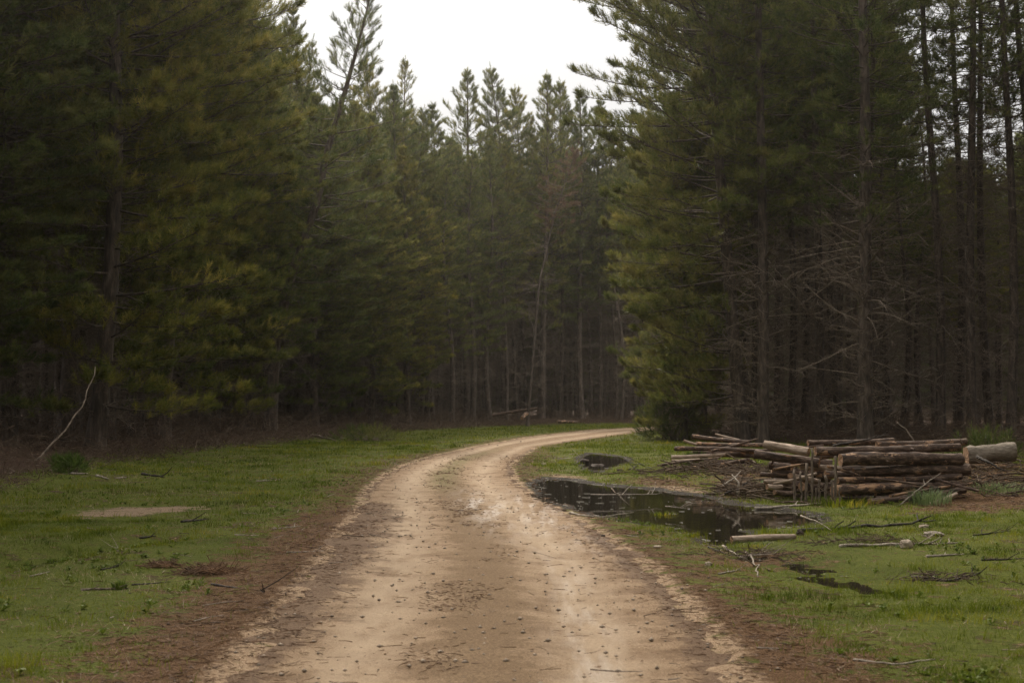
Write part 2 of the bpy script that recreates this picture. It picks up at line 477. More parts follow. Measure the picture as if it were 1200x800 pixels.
def road_mat():
    m, t, b, o = mat('gravel_road')
    wp = worldpos(t)
    vf = noise(t, wp, 70, 4, 0.75); fine = noise(t, wp, 16, 5, 0.7); mid = noise(t, wp, 2.2, 5, 0.65); st = noise(t, wp, 5, 4, 0.6, (1.0, 0.25, 1))
    c = ramp(t, vf, [(0.3, (0.09, 0.054, 0.028)), (0.46, (0.26, 0.168, 0.094)), (0.7, (0.47, 0.34, 0.215))])
    c = mixc(t, sstep(t, mid, 0.38, 0.66), c, mixc(t, 1.0, c, (0.62, 0.55, 0.48), 'MULTIPLY'))
    bl = noise(t, wp, 7, 5, 0.75, (0.5, 1.4, 1))
    c = mixc(t, mth(t, 'MULTIPLY', sstep(t, bl, 0.54, 0.72), 0.45), c, (0.15, 0.092, 0.05))
    # pale compacted wheel tracks
    c = mixc(t, mth(t, 'MULTIPLY', mth(t, 'MULTIPLY', attr(t, 'track'), sstep(t, st, 0.2, 0.6)), 0.6), c, (0.50, 0.375, 0.25))
    # dark centre strip with needles and crumbs
    ce = mth(t, 'ADD', attr(t, 'crown'), mth(t, 'MULTIPLY', mth(t, 'SUBTRACT', mth(t, 'ADD', mth(t, 'MULTIPLY', fine, 0.5), mth(t, 'MULTIPLY', mid, 0.5)), 0.5), 2.4))
    c = mixc(t, mth(t, 'MULTIPLY', sstep(t, ce, 0.3, 0.85), 0.85), c, ramp(t, vf, [(0.35, (0.08, 0.045, 0.022)), (0.65, (0.29, 0.19, 0.10))]))
    gr = mth(t, 'MULTIPLY', attr(t, 'green'), sstep(t, fine, 0.45, 0.6))
    c = mixc(t, gr, c, (0.13, 0.14, 0.04))
    # crumbling edge
    ed = mth(t, 'ADD', attr(t, 'edge'), mth(t, 'MULTIPLY', mth(t, 'SUBTRACT', mth(t, 'ADD', mth(t, 'MULTIPLY', fine, 0.4), mth(t, 'MULTIPLY', mid, 0.6)), 0.5), 2.2))
    c = mixc(t, mth(t, 'MULTIPLY', sstep(t, ed, 0.45, 0.9), 0.8), c, ramp(t, vf, [(0.3, (0.05, 0.028, 0.018)), (0.5, (0.12, 0.07, 0.04)), (0.7, (0.22, 0.15, 0.09))]))
    # pale clay streaks, with wet sheen painted into the colour
    wn = mth(t, 'MULTIPLY', attr(t, 'clay_sheen'), sstep(t, noise(t, wp, 2.6, 5, 0.65, (2.2, 0.22, 1)), 0.42, 0.68))
    c = mixc(t, mth(t, 'MULTIPLY', wn, 0.6), c, (0.66, 0.57, 0.48))
    t.links.new(c, b.inputs['Base Color'])
    t.links.new(mth(t, 'SUBTRACT', mth(t, 'MULTIPLY_ADD', wn, -0.45, 0.92), mth(t, 'MULTIPLY', attr(t, 'track'), 0.06)), b.inputs['Roughness'])
    b.inputs['Specular IOR Level'].default_value = 0.18
    bump(t, mth(t, 'ADD', mth(t, 'MULTIPLY', vf, 0.8), mth(t, 'ADD', fine, mth(t, 'MULTIPLY', mid, 0.8))), 0.8, 0.03, b)
    return m
M['road'] = road_mat()

def water_mat():
    m, t, b, o = mat('puddle_water')
    wp = worldpos(t)
    b.inputs['Base Color'].default_value = (0.012, 0.010, 0.006, 1)
    b.inputs['Roughness'].default_value = 0.03
    b.inputs['IOR'].default_value = 1.33
    bump(t, noise(t, wp, 3.5, 3), 0.12, 0.01, b)
    return m
M['water'] = water_mat()

def simple(name, cols, scale=20, rough=0.85):
    m, t, b, o = mat(name)
    oc = coords(t)
    n = noise(t, oc, scale, 4, 0.65)
    t.links.new(ramp(t, n, [(0.3, cols[0]), (0.7, cols[1])]), b.inputs['Base Color'])
    b.inputs['Roughness'].default_value = rough
    bump(t, n, 0.5, 0.01, b)
    return m
M['pebble'] = simple('pebbles', ((0.10, 0.07, 0.045), (0.45, 0.35, 0.25)), 6)
M['needle_litter'] = simple('needle_litter', ((0.05, 0.024, 0.012), (0.24, 0.13, 0.06)), 4)
M['clod'] = simple('earth_clod', ((0.02, 0.013, 0.009), (0.09, 0.06, 0.04)), 12)
M['pale_stone'] = simple('pale_stone', ((0.22, 0.165, 0.115), (0.46, 0.37, 0.27)), 9)
M['scum'] = simple('pale_straw', ((0.22, 0.19, 0.14), (0.5, 0.46, 0.38)), 9)

# ------------------------------------------------------------------ ground sheet
def axis(segs):
    out_ = [segs[0][0]]
    for a, b_, s in segs:
        n = max(1, int(round((b_ - a) / s)))
        out_ += list(a + (b_ - a) * (np.arange(n) + 1) / n)
    return np.array(out_)
def growth(a, s, f, lim):
    o_ = []
    while abs(a) < lim:
        a += s; s *= f; o_.append(a)
    return o_
xs = axis([(-14, -8, 0.25), (-8, 9, 0.1), (9, 22, 0.25)])
xs = np.r_[growth(-14, -0.4, 1.2, 700)[::-1], xs, growth(22, 0.4, 1.2, 700)]
ys = axis([(-16, 3, 0.8), (3, 34, 0.11), (34, 75, 0.25), (75, 135, 0.5)])
ys = np.r_[growth(-16, -1.0, 1.25, 300)[::-1], ys, growth(135, 0.8, 1.2, 1200)]
gx, gy = np.meshgrid(xs, ys)
ny_, nx_ = gx.shape
gz = ground_h(gx.ravel(), gy.ravel())
g = Geo()
ii = (np.arange(ny_ - 1)[:, None] * nx_ + np.arange(nx_ - 1)[None]).ravel()
g.add(np.stack([gx.ravel(), gy.ravel(), gz], 1), np.stack([ii, ii + 1, ii + nx_ + 1, ii + nx_], 1))
ground_me = g.mesh('ground', M['ground'])
def litter_f(x, y):
    a = np.zeros(np.shape(x))
    for k, p in enumerate(LITTER):
        a = np.maximum(a, smooth(0.9, -0.7, sdist(p, x, y)) * (1.0 if k < 2 else 0.8))
    rd = road_d(x, y)
    a = np.maximum(a, 0.5 * smooth(-0.35, 0.05, rd) * smooth(1.6, 0.1, rd) * (np.asarray(x) < 30))
    return a
def sand_f(x, y):
    a = np.zeros(np.shape(x))
    for p in SAND: a = np.maximum(a, smooth(0.5, -0.35, sdist(p, x, y)))
    return a
def mud_f(x, y):
    d = np.minimum(sdist(PUD1, x, y), sdist(PUD2, x, y))
    a = np.maximum(smooth(0.32, -0.05, d), 0.42 * smooth(0.3, -0.2, sdist(PUD3, x, y)))
    return np.maximum(a, 0.6 * np.exp(-(sdist(SWALE, x, y, False) / 0.25) ** 2))
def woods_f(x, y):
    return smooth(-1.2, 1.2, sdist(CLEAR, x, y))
X_, Y_ = gx.ravel(), gy.ravel()
def addattr(me, name, v):
    a = me.attributes.new(name, 'FLOAT', 'POINT'); a.data.foreach_set('value', np.asarray(v, np.float32))
addattr(ground_me, 'litter', litter_f(X_, Y_)); addattr(ground_me, 'sand', sand_f(X_, Y_)); addattr(ground_me, 'mud', mud_f(X_, Y_))
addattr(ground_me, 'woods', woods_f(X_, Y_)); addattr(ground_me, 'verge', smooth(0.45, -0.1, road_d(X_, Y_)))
tag(obj('ground', ground_me), kind='structure')

# road strip
n = len(RR); K = 46
u = np.linspace(-0.16, 1.16, K)
rp = RL[:, None] * (1 - u[None, :, None]) + RR[:, None] * u[None, :, None]
s_along = np.r_[0, np.cumsum(np.hypot(*np.diff((RL + RR) / 2, axis=0).T))]
def resample(A, m):
    t_ = np.r_[np.arange(0, 16, 2.0), np.linspace(16, s_along[-1], m)]
    return np.stack([np.interp(t_, s_along, A[:, i]) for i in (0, 1)], 1), t_
RLf, ts = resample(RL, 900); RRf, _ = resample(RR, 900)
rp = RLf[:, None] * (1 - u[None, :, None]) + RRf[:, None] * u[None, :, None]
x, y = rp[..., 0].ravel(), rp[..., 1].ravel()
U = np.broadcast_to(u, rp.shape[:2]).ravel()
rut = -0.034 * (np.exp(-((U - 0.27) / 0.09) ** 2) + np.exp(-((U - 0.73) / 0.09) ** 2))
z = base_h(x, y) - 0.024 + rut * 0.7 + 0.014 * (fbm(x / 0.3, y / 0.3, 60) - 0.5) + 0.02 * (fbm(x / 1.3, y / 1.3, 61) - 0.5)
g = Geo(); nr_ = rp.shape[0]
ii = (np.arange(nr_ - 1)[:, None] * K + np.arange(K - 1)[None]).ravel()
g.add(np.stack([x, y, z], 1), np.stack([ii, ii + 1, ii + K + 1, ii + K], 1))
road_me = g.mesh('road', M['road'])
addattr(road_me, 'track', np.exp(-((U - 0.25) / 0.10) ** 2) + np.exp(-((U - 0.74) / 0.10) ** 2))
addattr(road_me, 'crown', np.exp(-((U - 0.5) / 0.13) ** 2) * smooth(45, 28, y))
addattr(road_me, 'green', np.exp(-((U - 0.45) / 0.10) ** 2) * (smooth(24, 30, y) * smooth(60, 42, y)))
addattr(road_me, 'edge', smooth(0.14, -0.06, U) + smooth(0.86, 1.06, U) + 1.0 * litter_f(x, y) * (np.abs(U - .5) > .25))
cx0, cy0 = flat(575, 590); cx1, cy1 = flat(650, 630)
clay_sheen = np.exp(-((U - 0.62) / 0.10) ** 2 - ((y - cy0) / 4.0) ** 2) + 0.8 * np.exp(-((U - 0.86) / 0.10) ** 2 - ((y - 21) / 5) ** 2) + 0.6 * np.exp(-((U - 0.72) / 0.06) ** 2) * smooth(20, 9, y)  # streak mask where pale colour stands in for wet sheen on clay
addattr(road_me, 'clay_sheen', np.clip(clay_sheen, 0, 1))
tag(obj('road', road_me), kind='structure')

# puddles
def puddle(poly, grow):
    p = np.array(poly); c = p.mean(0)
    q = c + (p - c) * 1.0
    d = unit(p - c) * grow
    q = p + d
    g = Geo(); v = np.c_[q, np.full(len(q), WZ)]
    v = np.vstack([v, [c[0], c[1], WZ]]); k = len(q)
    a = np.arange(k)
    # use a convex-safe fan only where star shaped; ear clipping through bmesh otherwise
    import bmesh
    bm = bmesh.new()
    vs = [bm.verts.new(tuple(t_)) for t_ in np.c_[q, np.full(len(q), WZ)]]
    f = bm.faces.new(vs); bmesh.ops.triangulate(bm, faces=[f])
    bm.normal_update()
    for f in bm.faces:
        if f.normal.z < 0: f.normal_flip()
    me = bpy.data.meshes.new('puddle'); bm.to_mesh(me); bm.free(); me.materials.append(M['water'])
    return me
tag(obj('puddle_water', puddle(PUD1, 0.3)), kind='structure')
tag(obj('puddle_water', puddle(PUD2, 0.3)), kind='structure')
tag(obj('puddle_water', puddle(PUD3, 0.2)), kind='structure')

# ------------------------------------------------------------------ pine trees
def shoot_template(k, ln, nl, wd, sd):
    r = np.random.default_rng(sd)
    t_ = (np.arange(k) + 0.5) / k
    ph = np.arange(k) * 2.39996 + r.random(k) * 0.5
    rad = np.stack([np.cos(ph), np.sin(ph), np.zeros(k)], 1)
    ax = np.array([0, 0, 1.0])
    b0 = ax * (t_ * ln)[:, None]
    spread = (1.15 - 0.75 * t_)[:, None]
    d = unit(rad * spread + ax * (0.55 + 0.3 * r.random((k, 1))) + 0.1 * r.standard_normal((k, 3)))
    side = unit(np.cross(d, rad + 0.3 * r.standard_normal((k, 3)))) * wd / 2
    tip = b0 + d * (nl * (0.75 + 0.5 * r.random((k, 1))))
    v = np.stack([b0 - side, b0 + side, tip], 1)
    return v  # k,3,3 axis Z

TEMPL = {q: [shoot_template(k, ln, nl, wd, s) for s in range(5)] for q, (k, ln, nl, wd) in
         {'hi': (21, 0.30, 0.18, 0.022), 'lo': (12, 0.5, 0.34, 0.06)}.items()}

def place_shoots(g, pos, dirs, scale, q, r):
    n = len(pos)
    d = unit(dirs); ref = unit(r.standard_normal((n, 3)))
    a = unit(np.cross(d, ref)); b = np.cross(d, a)
    which = r.integers(0, 5, n)
    for w_ in range(5):
        m_ = which == w_
        if not m_.any(): continue
        T = TEMPL[q][w_].reshape(-1, 3)
        v = pos[m_][:, None] + scale[m_][:, None, None] * (T[None, :, 0:1] * a[m_][:, None] + T[None, :, 1:2] * b[m_][:, None] + T[None, :, 2:3] * d[m_][:, None])
        v = v.reshape(-1, 3)
        g.add(v, np.arange(len(v)).reshape(-1, 3))

def gen_pine(seed, H=26, r0=0.22, live_lo=10.0, rmax=2.5, dens=1.0, side=None, side_lo=2.0, side_r=3.6, dead=1.0, bend=0.15, path=None,
             q='hi', sscale=1.0, dead_len=2.4, top_pow=0.95, whorl=0.55, nb=5, needles='needles', dead_from=0.6, jag=0.35, peak=0.5, broad=0.0, dead_r=1.0):
    """returns trunk, crown and dead-branch meshes; side = azimuth (rad) where the crown reaches down to side_lo"""
    r = np.random.default_rng(seed)
    amp = bend * r.standard_normal(4)
    def off(z):
        if path is not None:
            return np.stack([np.interp(z, path[0], path[1]), np.interp(z, path[0], path[2])], -1)
        t_ = z / H
        return np.stack([amp[0] * np.sin(t_ * 3.1) + amp[1] * np.sin(t_ * 7), amp[2] * np.sin(t_ * 3.1) + amp[3] * np.sin(t_ * 7)], -1)
    # trunk
    gt = Geo(); S = 40 if q == 'hi' else 8
    tz = np.linspace(-0.3, H * 0.985, S)
    rad = r0 * (1 - tz / H) ** 0.75 * (1 + 0.5 * np.exp(-np.maximum(tz, 0) / 0.35)) + 0.012
    o2 = off(tz)
    tubes(gt, np.c_[o2, tz], rad, 14 if q == 'hi' else 5, rough=0.10, seed=seed)
    # live branches
    gc = Geo(); gw = Geo()
    z_, az_, L_, E_, K_ = [], [], [], [], []
    dz_, daz_, dL_ = [], [], []
    z = 0.9
    while z < H - 0.25:
        tt = z / H
        m = nb if z > live_lo * 0.7 else max(3, nb - 1)
        a0 = r.random() * 6.28
        for j in range(m):
            az = a0 + j * 6.283 / m + r.normal() * 0.25
            zz = z + r.normal() * 0.07
            s = 0.0
            if side is not None:
                s = min(1.0, max(0.0, math.cos(az - side) + broad)) ** 0.7
            lo = live_lo * (1 - s) + side_lo * s + r.normal() * 0.8
            rm = rmax * (1 - s) + side_r * s
            if zz > lo:
                c = (H - zz) / max(H - lo, 1)
                prof = min(1.0, (c / peak)) ** top_pow if c < peak else 1.0 - 0.30 * (c - peak) / (1 - peak)
                ln = rm * prof * (1 - jag + 2 * jag * r.random() ** 1.2) + 0.10
                z_.append(zz); az_.append(az); L_.append(ln)
                up = 34 * max(0, 1 - c / 0.5) + 6 * (c < 0.5) - 8 * (c > 0.75)
                E_.append(math.radians(up + r.normal() * 8)); K_.append(0.10 + 0.12 * r.random())
            elif zz > dead_from and dead > 0 and r.random() < 0.85 * dead:
                for _ in range(2 if q == 'hi' else 1):
                    dz_.append(zz + r.normal() * .1); daz_.append(az + r.normal() * .5); dL_.append(dead_len * (0.2 + 0.8 * r.random()) * (0.55 + 0.45 * min(1, zz / 4)))
        z += whorl * (0.7 + 0.6 * r.random()) * (1 if z < H - 5 else 0.8)
    z_, az_, L_, E_, K_ = map(np.array, (z_, az_, L_, E_, K_))
    n = len(z_)
    if n:
        outv = np.stack([np.cos(az_), np.sin(az_), np.zeros(n)], 1); upv = np.array([0, 0, 1.0]); sv = np.stack([-np.sin(az_), np.cos(az_), np.zeros(n)], 1)
        base = np.c_[off(z_), z_]
        wig = r.normal(size=n) * 0.12
        def B(i, s):
            s = s[:, None]
            return base[i] + L_[i][:, None] * (np.cos(E_[i])[:, None] * s * outv[i] + (np.sin(E_[i])[:, None] * s + K_[i][:, None] * s ** 2) * upv + wig[i][:, None] * s ** 2 * sv[i])
        SS = 7 if q == 'hi' else 3
        si = np.linspace(0, 1, SS)
        pts = np.stack([B(np.arange(n), np.full(n, s)) for s in si], 1)
        br = np.clip(0.010 + 0.0085 * L_, 0, 0.045)[:, None] * (1 - 0.8 * si[None])
        tubes(gw, pts, br, 4 if q == 'hi' else 3)
        cnt = np.maximum(5, (dens * (5.0 + 10.0 * L_)).astype(int))
        I = np.repeat(np.arange(n), cnt); m = len(I)
        s0 = np.where(L_[I] > 1.2, 0.22, 0.1)
        s = s0 + (1 - s0) * r.random(m) ** 0.75
        tipm = r.random(m) < 0.12
        s[tipm] = 1.0
        sg = np.where(r.random(m) < 0.5, -1, 1)
        Ls = L_[I]
        lat = (0.12 + 0.55 * (1 - s)) * np.minimum(Ls, 3.2) * 0.62 * r.random(m) ** 0.6
        lat[tipm] *= 0.2
        bp = B(I, s)
        fw = np.cos(E_[I])[:, None] * outv[I] + (np.sin(E_[I]) + 2 * K_[I] * s)[:, None] * upv
        fw = unit(fw)
        pos = bp + lat[:, None] * (0.75 * fw + 0.7 * sg[:, None] * sv[I] + (0.12 + 0.25 * r.normal(size=m))[:, None] * upv)
        upk = 0.35 + 0.55 * r.random(m)
        dirs = 0.6 * fw + (0.45 * sg * r.random(m))[:, None] * sv[I] + upk[:, None] * upv + 0.22 * r.standard_normal((m, 3))
        sc = (0.75 + 0.5 * r.random(m)) * sscale
        place_shoots(gc, pos, dirs, sc, q, r)
        if q == 'hi':
            pm = r.random(m) < 0.7
            a_ = bp[pm]; b_ = pos[pm] + unit(dirs[pm]) * 0.05
            mid = (a_ + b_) / 2 + 0.06 * upv * r.normal(size=(len(a_), 1))
            tubes(gw, np.stack([a_, mid, b_], 1), np.broadcast_to(np.array([0.009, 0.007, 0.005]), (len(a_), 3)), 3)
        # leader
        lz = np.linspace(H - 1.0, H + 0.1, 5)
        lp = np.c_[off(lz), lz]
        place_shoots(gc, lp, np.tile([[0, 0, 1.0]], (5, 1)) + 0.15 * r.standard_normal((5, 3)), np.full(5, 1.0 * sscale), q, r)
    gd = Geo()
    if dz_:
        dz_, daz_, dL_ = map(np.array, (dz_, daz_, dL_)); n = len(dz_)
        o_ = np.stack([np.cos(daz_), np.sin(daz_), np.zeros(n)], 1); sv = np.stack([-np.sin(daz_), np.cos(daz_), np.zeros(n)], 1); upv = np.array([0, 0, 1.0])
        el = np.radians(r.normal(12, 16, n)); kk = r.normal(-0.12, 0.28, n); ww = r.normal(0, 0.22, n)
        base = np.c_[off(dz_), dz_]
        def D(i, s):
            s = s[:, None]
            return base[i] + dL_[i][:, None] * (np.cos(el[i])[:, None] * s * o_[i] + (np.sin(el[i])[:, None] * s + kk[i][:, None] * s ** 2) * upv + ww[i][:, None] * s ** 2 * sv[i])
        si = np.linspace(0, 1, 7)
        pts = np.stack([D(np.arange(n), np.full(n, s)) for s in si], 1) + r.normal(size=(n, 7, 3)) * 0.02
        tubes(gd, pts, dead_r * (0.009 + 0.007 * dL_)[:, None] * (1 - 0.78 * si[None]), 3)
        ct = 8 if q == 'hi' else 1
        I = np.repeat(np.arange(n), ct); m = len(I)
        s = 0.25 + 0.7 * r.random(m)
        bp = D(I, s)
        td = unit(0.6 * o_[I] + np.where(r.random(m) < .5, -1, 1)[:, None] * sv[I] * (0.3 + 0.6 * r.random(m))[:, None] + upv * r.normal(0.05, 0.45, (m, 1)))
        tl = dL_[I] * (0.12 + 0.35 * r.random(m))
        tp = np.stack([bp, bp + td * tl[:, None] * 0.5 + r.normal(size=(m, 3)) * 0.03, bp + td * tl[:, None] + upv * tl[:, None] * r.normal(0.1, 0.2, (m, 1))], 1)
        tubes(gd, tp, np.broadcast_to(dead_r * np.array([0.008, 0.006, 0.004]), (m, 3)), 3)
    return gt, gc, gw, gd

def pine_meshes(name, seed, **kw):
    needles = kw.get('needles', 'needles')
    gt, gc, gw, gd = gen_pine(seed, **kw)
    res = [('trunk', gt.mesh('trunk', M['bark'])), ('crown', gc.mesh('crown', M[needles], False)), ('branches', gw.mesh('branches', M['bark']))]
    if gd.v: res.append(('dead_branches', gd.mesh('dead_branches', M['twig'])))
    return res

VAR = {}
for i in range(4):
    VAR['plant%d' % i] = pine_meshes('plant', 10 + i, H=26, r0=0.17, live_lo=10.5 + i * 0.6, rmax=2.5, dens=1.15, bend=0.18, dead=1.3)
for i in range(3):
    VAR['edge%d' % i] = pine_meshes('edge', 30 + i, H=26, r0=0.24, live_lo=8.5, rmax=2.7, side=-math.pi / 2, side_lo=0.9 + 0.8 * i, side_r=3.7, dens=1.5, bend=0.22, nb=6, whorl=0.5, dead=1.3, broad=0.45)
for i in range(2):
    VAR['mid%d' % i] = pine_meshes('mid', 50 + i, H=26, r0=0.25, live_lo=10.5, rmax=2.4, side=-math.pi / 2, side_lo=5.5 + i, side_r=2.9, dens=1.1, dead=1.3, bend=0.2, jag=0.55)
for i in range(3):
    VAR['thin%d' % i] = pine_meshes('thin', 60 + i, H=27, r0=0.17, live_lo=12.0, rmax=2.0, dens=0.55, bend=0.22, dead=1.2, jag=0.5)

def pine(kind, x, y, H, rot, label, group, tilt=(0, 0), name='pine_tree', cat='tree'):
    o = bpy.data.objects.new(name, None); COL.objects.link(o)
    ms = VAR[kind]
    base = 27.0 if kind.startswith('thin') else 26.0
    s = H / base
    o.location = (x, y, gh(x, y) - 0.05)
    o.rotation_euler = (tilt[0], tilt[1], rot)
    o.scale = (s ** 0.7, s ** 0.7, s)
    tag(o, label, cat, group)
    for nm, me in ms:
        obj(nm, me, o)
    return o

def skyline(px):
    xsk = [-400, 240, 285, 312, 340, 362, 390, 430, 465, 500, 530, 560, 590, 620, 650, 690, 715, 738, 760, 1030, 1048, 1090, 1120, 1160, 1200, 1500]
    ysk = [-500, -300, -60, 40, 60, 85, 105, 125, 105, 140, 150, 132, 128, 140, 130, 140, 165, 165, -300, -300, 160, 190, 170, 160, 140, -200]
    return np.interp(px, xsk, ysk)

placed = []
def hero(kind, px, py, Y, top=None, H=None, rot=None, label='', group=None, tilt=(0, 0)):
    p = at(px, py, Y)
    if H is None: H = at(px, top, Y)[2] - gh(p[0], Y)
    placed.append((p[0], Y))
    return pine(kind, p[0], Y, H, random.uniform(0, 6.28) if rot is None else rot, label, group, tilt)

# centre stand beyond the bend
GC = 'pines in the wall of forest beyond the road bend'
hero('plant0', 413, 490, 84, 118, label='pine with bare pale trunk leftmost of the trunks beyond the road bend', group=GC)
hero('mid0', 460, 490, 98, 100, label='pine behind the bend rising between two sloping grass verges left of the slim pair', group=GC, rot=0.2)
hero('plant1', 494, 490, 104, 128, label='slim straight pine just left of the leaning trunk beyond the bend', group=GC)
hero('plant2', 515, 494, 108, 126, tilt=(0, R(2.2)), label='pine whose bare trunk leans right beyond the grass verge of the bend', group=GC)
hero('mid1', 548, 497, 113, 84, label='pine with pointed crown and straight pale trunk, left of the tallest centre spire', group=GC, rot=-0.2)
hero('plant3', 574, 494, 115, 79, tilt=(0, R(0.8)), label='tallest slender spire at the centre of the skyline', group=GC)
hero('plant1', 606, 492, 119, 104, label='pine whose tip stands just right of the tallest centre spire', group=GC)
hero('mid0', 635, 490, 117, 88, tilt=(0, R(1)), label='broad spired pine behind the pale sawn log beyond the bend', group=GC, rot=0.1)
hero('plant0', 656, 490, 121, 96, label='pine directly behind the dead russet pine', group=GC)
hero('mid1', 682, 487, 120, 110, label='pine with a forked looking tip right of the dead russet pine', group=GC, rot=0)
hero('plant2', 703, 487, 122, 119, label='pine with low green boughs over the far end of the road', group=GC)
hero('plant3', 728, 490, 121, 150, tilt=(0, R(1.5)), label='shortest pine of the centre stand beside the broad edge pine', group=GC)
hero('thin0', 474, 486, 108, 72, label='pine with a thin tip beside the slanting crown on the skyline', group=GC)
hero('plant1', 470, 490, 101, 62, tilt=(0, R(6.5)), label='pine whose crown slants right over the skyline left of the centre spires', group=GC)

# right stand
GR = 'pines in the stand behind the log stacks'
hero('plant2', 961, 500, 58, H=28, label='dark trunked pine between the grey trunk and the thick trunk behind the logs', group=GR)
hero('thin1', 1042, 500, 66, H=19, label='slim low pine just right of the thick trunk behind the logs', group=GR)
hero('thin2', 1056, 500, 61, H=17, label='short dark pine under the sky gap behind the front log stack', group=GR)
hero('thin1', 1080, 497, 64, H=16.5, label='thin pine stem under the sky gap, left of the straight black trunk', group=GR)
hero('thin0', 1102, 497, 54, H=27, label='straight black trunked pine right of the sky gap', group=GR)
hero('thin2', 1123, 495, 60, H=27, label='slim pine between the black trunk and the slightly bowed trunk', group=GR)
hero('thin1', 1139, 497, 53, H=28, label='slightly bowed pine trunk right of the two slim dark trunks', group=GR, tilt=(0, R(0.8)))
hero('thin0', 1160, 495, 57, H=26, label='pine trunk above the big grey log at the right', group=GR)
hero('thin2', 1184, 500, 52, H=27, label='dense topped pine second from the right edge of the photo', group=GR)
hero('thin1', 1206, 500, 55, H=28, label='pine at the right edge of the photo above the grassy bank', group=GR)
hero('plant1', 925, 505, 64, H=27, label='half hidden pine behind the leftmost mass of dead twigs', group=GR)
hero('plant3', 985, 503, 62, H=27, label='pine half hidden on the left of the thick trunk', group=GR)

# left stand
GL = 'pines in the dark stand left of the meadow'
hero('edge0', 111, 535, 41, H=27, label='dark pine behind the long pale curved branch', group=GL, rot=R(30))
hero('edge2', 75, 530, 44, H=27, label='pale trunked pine left of the dark one behind the curved branch', group=GL, rot=R(32))
hero('edge1', 8, 540, 41, H=27, label='leftmost near pine with low drooping boughs', group=GL, rot=R(5))
hero('mid1', 160, 525, 50, H=26, label='pine leaning slightly right above the low bright bough', group=GL, rot=R(32), tilt=(0, R(4)))
hero('edge2', 190, 522, 50, H=27, label='pine with dense boughs above the low green bush', group=GL, rot=R(32))
hero('edge0', 222, 518, 58, H=24, label='broad pine whose ragged crown borders the sky at the left', group=GL, rot=R(40))
hero('mid0', 292, 512, 66, top=42, label='pine just left of the leaning crooked pine', group=GL, rot=R(45))
hero('plant2', 338, 508, 82, top=12, label='pointed pine tip left of the leaning crooked pine, at the sky', group=GL)
hero('thin1', 361, 505, 84, top=46, label='thin tip between the pointed pine and the crooked pine', group=GL)

# one-off trees -------------------------------------------------------
def single(name, px, py, Y, label, cat, group, **kw):
    p = at(px, py, Y)
    placed.append((p[0], Y))
    o = bpy.data.objects.new(name, None); COL.objects.link(o)
    o.location = (p[0], Y, gh(p[0], Y) - 0.05)
    tag(o, label, cat, group)
    for nm, me in pine_meshes(name, **kw): obj(nm, me, o)
    return o
def pathpx(pts, px0, Y, H):
    x0 = at(px0, 500, Y)[0]; g0 = gh(x0, Y)
    zs, xs_ = [-1.0], [0.0]
    for a, b_ in pts:
        q = at(a, b_, Y); zs.append(q[2] - g0); xs_.append(q[0] - x0)
    return (np.array(zs), np.array(xs_), np.zeros(len(zs)))
single('pine_tree', 893, 512, 54, 'straight pine with grey trunk beside the forked edge pine, left of the dark trunks', 'tree', GR, seed=109, H=28, r0=0.22,
       live_lo=8.0, rmax=2.4, dens=0.8, dead_r=1.3, jag=.5, bend=.05)
# broad forked edge pine at the corner of the right stand
single('pine_tree', 870, 512, 55, 'broad edge pine with olive boughs down to the ground at the end of the road', 'tree', GR, seed=101, needles='needles_olive', H=27, r0=0.27,
       live_lo=9.0, rmax=2.4, side=math.pi * 0.95, side_lo=0.5, side_r=4.9, broad=.12, dens=1.35, dead_r=1.3, path=pathpx([(870, 512), (858, 370), (848, 250), (838, 130), (831, 40), (829, -200), (829, -500)], 870, 55, 27), whorl=0.5, nb=7, top_pow=0.6, peak=0.5)
single('pine_tree', 800, 505, 63, 'leafy pine filling the gap between the road end and the broad edge pine', 'tree', GR, seed=105, needles='needles_olive', H=15, r0=0.16,
       live_lo=1.0, rmax=2.6, dens=1.5, path=None, whorl=0.45, nb=7)
single('pine_tree', 826, 505, 66, 'second stem rising close behind the broad edge pine', 'tree', GR, seed=107, needles='needles_olive', H=25, r0=0.2,
       live_lo=5.0, rmax=3.2, dens=1.2, side=math.pi, side_lo=2.0, side_r=4.0, whorl=0.5, nb=6)
single('pine_tree', 1014, 508, 51, 'thickest pine trunk behind the log stack, bristling with dead twigs', 'tree', GR, seed=102, H=28, r0=0.27,
       live_lo=8.5, rmax=2.6, dens=0.65, dead_r=1.3, jag=.5, path=pathpx([(1014, 508), (1014, 330), (1014, 130), (1011, 0), (1009, -400)], 1014, 51, 28), dead=1.3, dead_len=3.0, whorl=0.42)
single('pine_tree', 316, 505, 64, 'crooked pine leaning right with a thin crown tip against the sky', 'tree', GL, seed=103, H=20.4, r0=0.27,
       live_lo=4.5, rmax=2.6, dens=0.65, path=pathpx([(312, 505), (319, 402), (334, 331), (368, 235), (378, 180), (402, 100), (424, 20), (432, -20)], 312, 64, 18), whorl=0.6, jag=0.55)
single('dead_pine', 618, 498, 106, 'dead russet pine leaning right among the green spires', 'tree', None, seed=104, H=21, r0=0.11,
       live_lo=14.5, rmax=1.3, dens=0.5, dead=.4, needles='dead_needles', path=pathpx([(608, 496), (622, 330), (640, 250), (660, 190), (676, 150)], 608, 106, 21), jag=0.6)

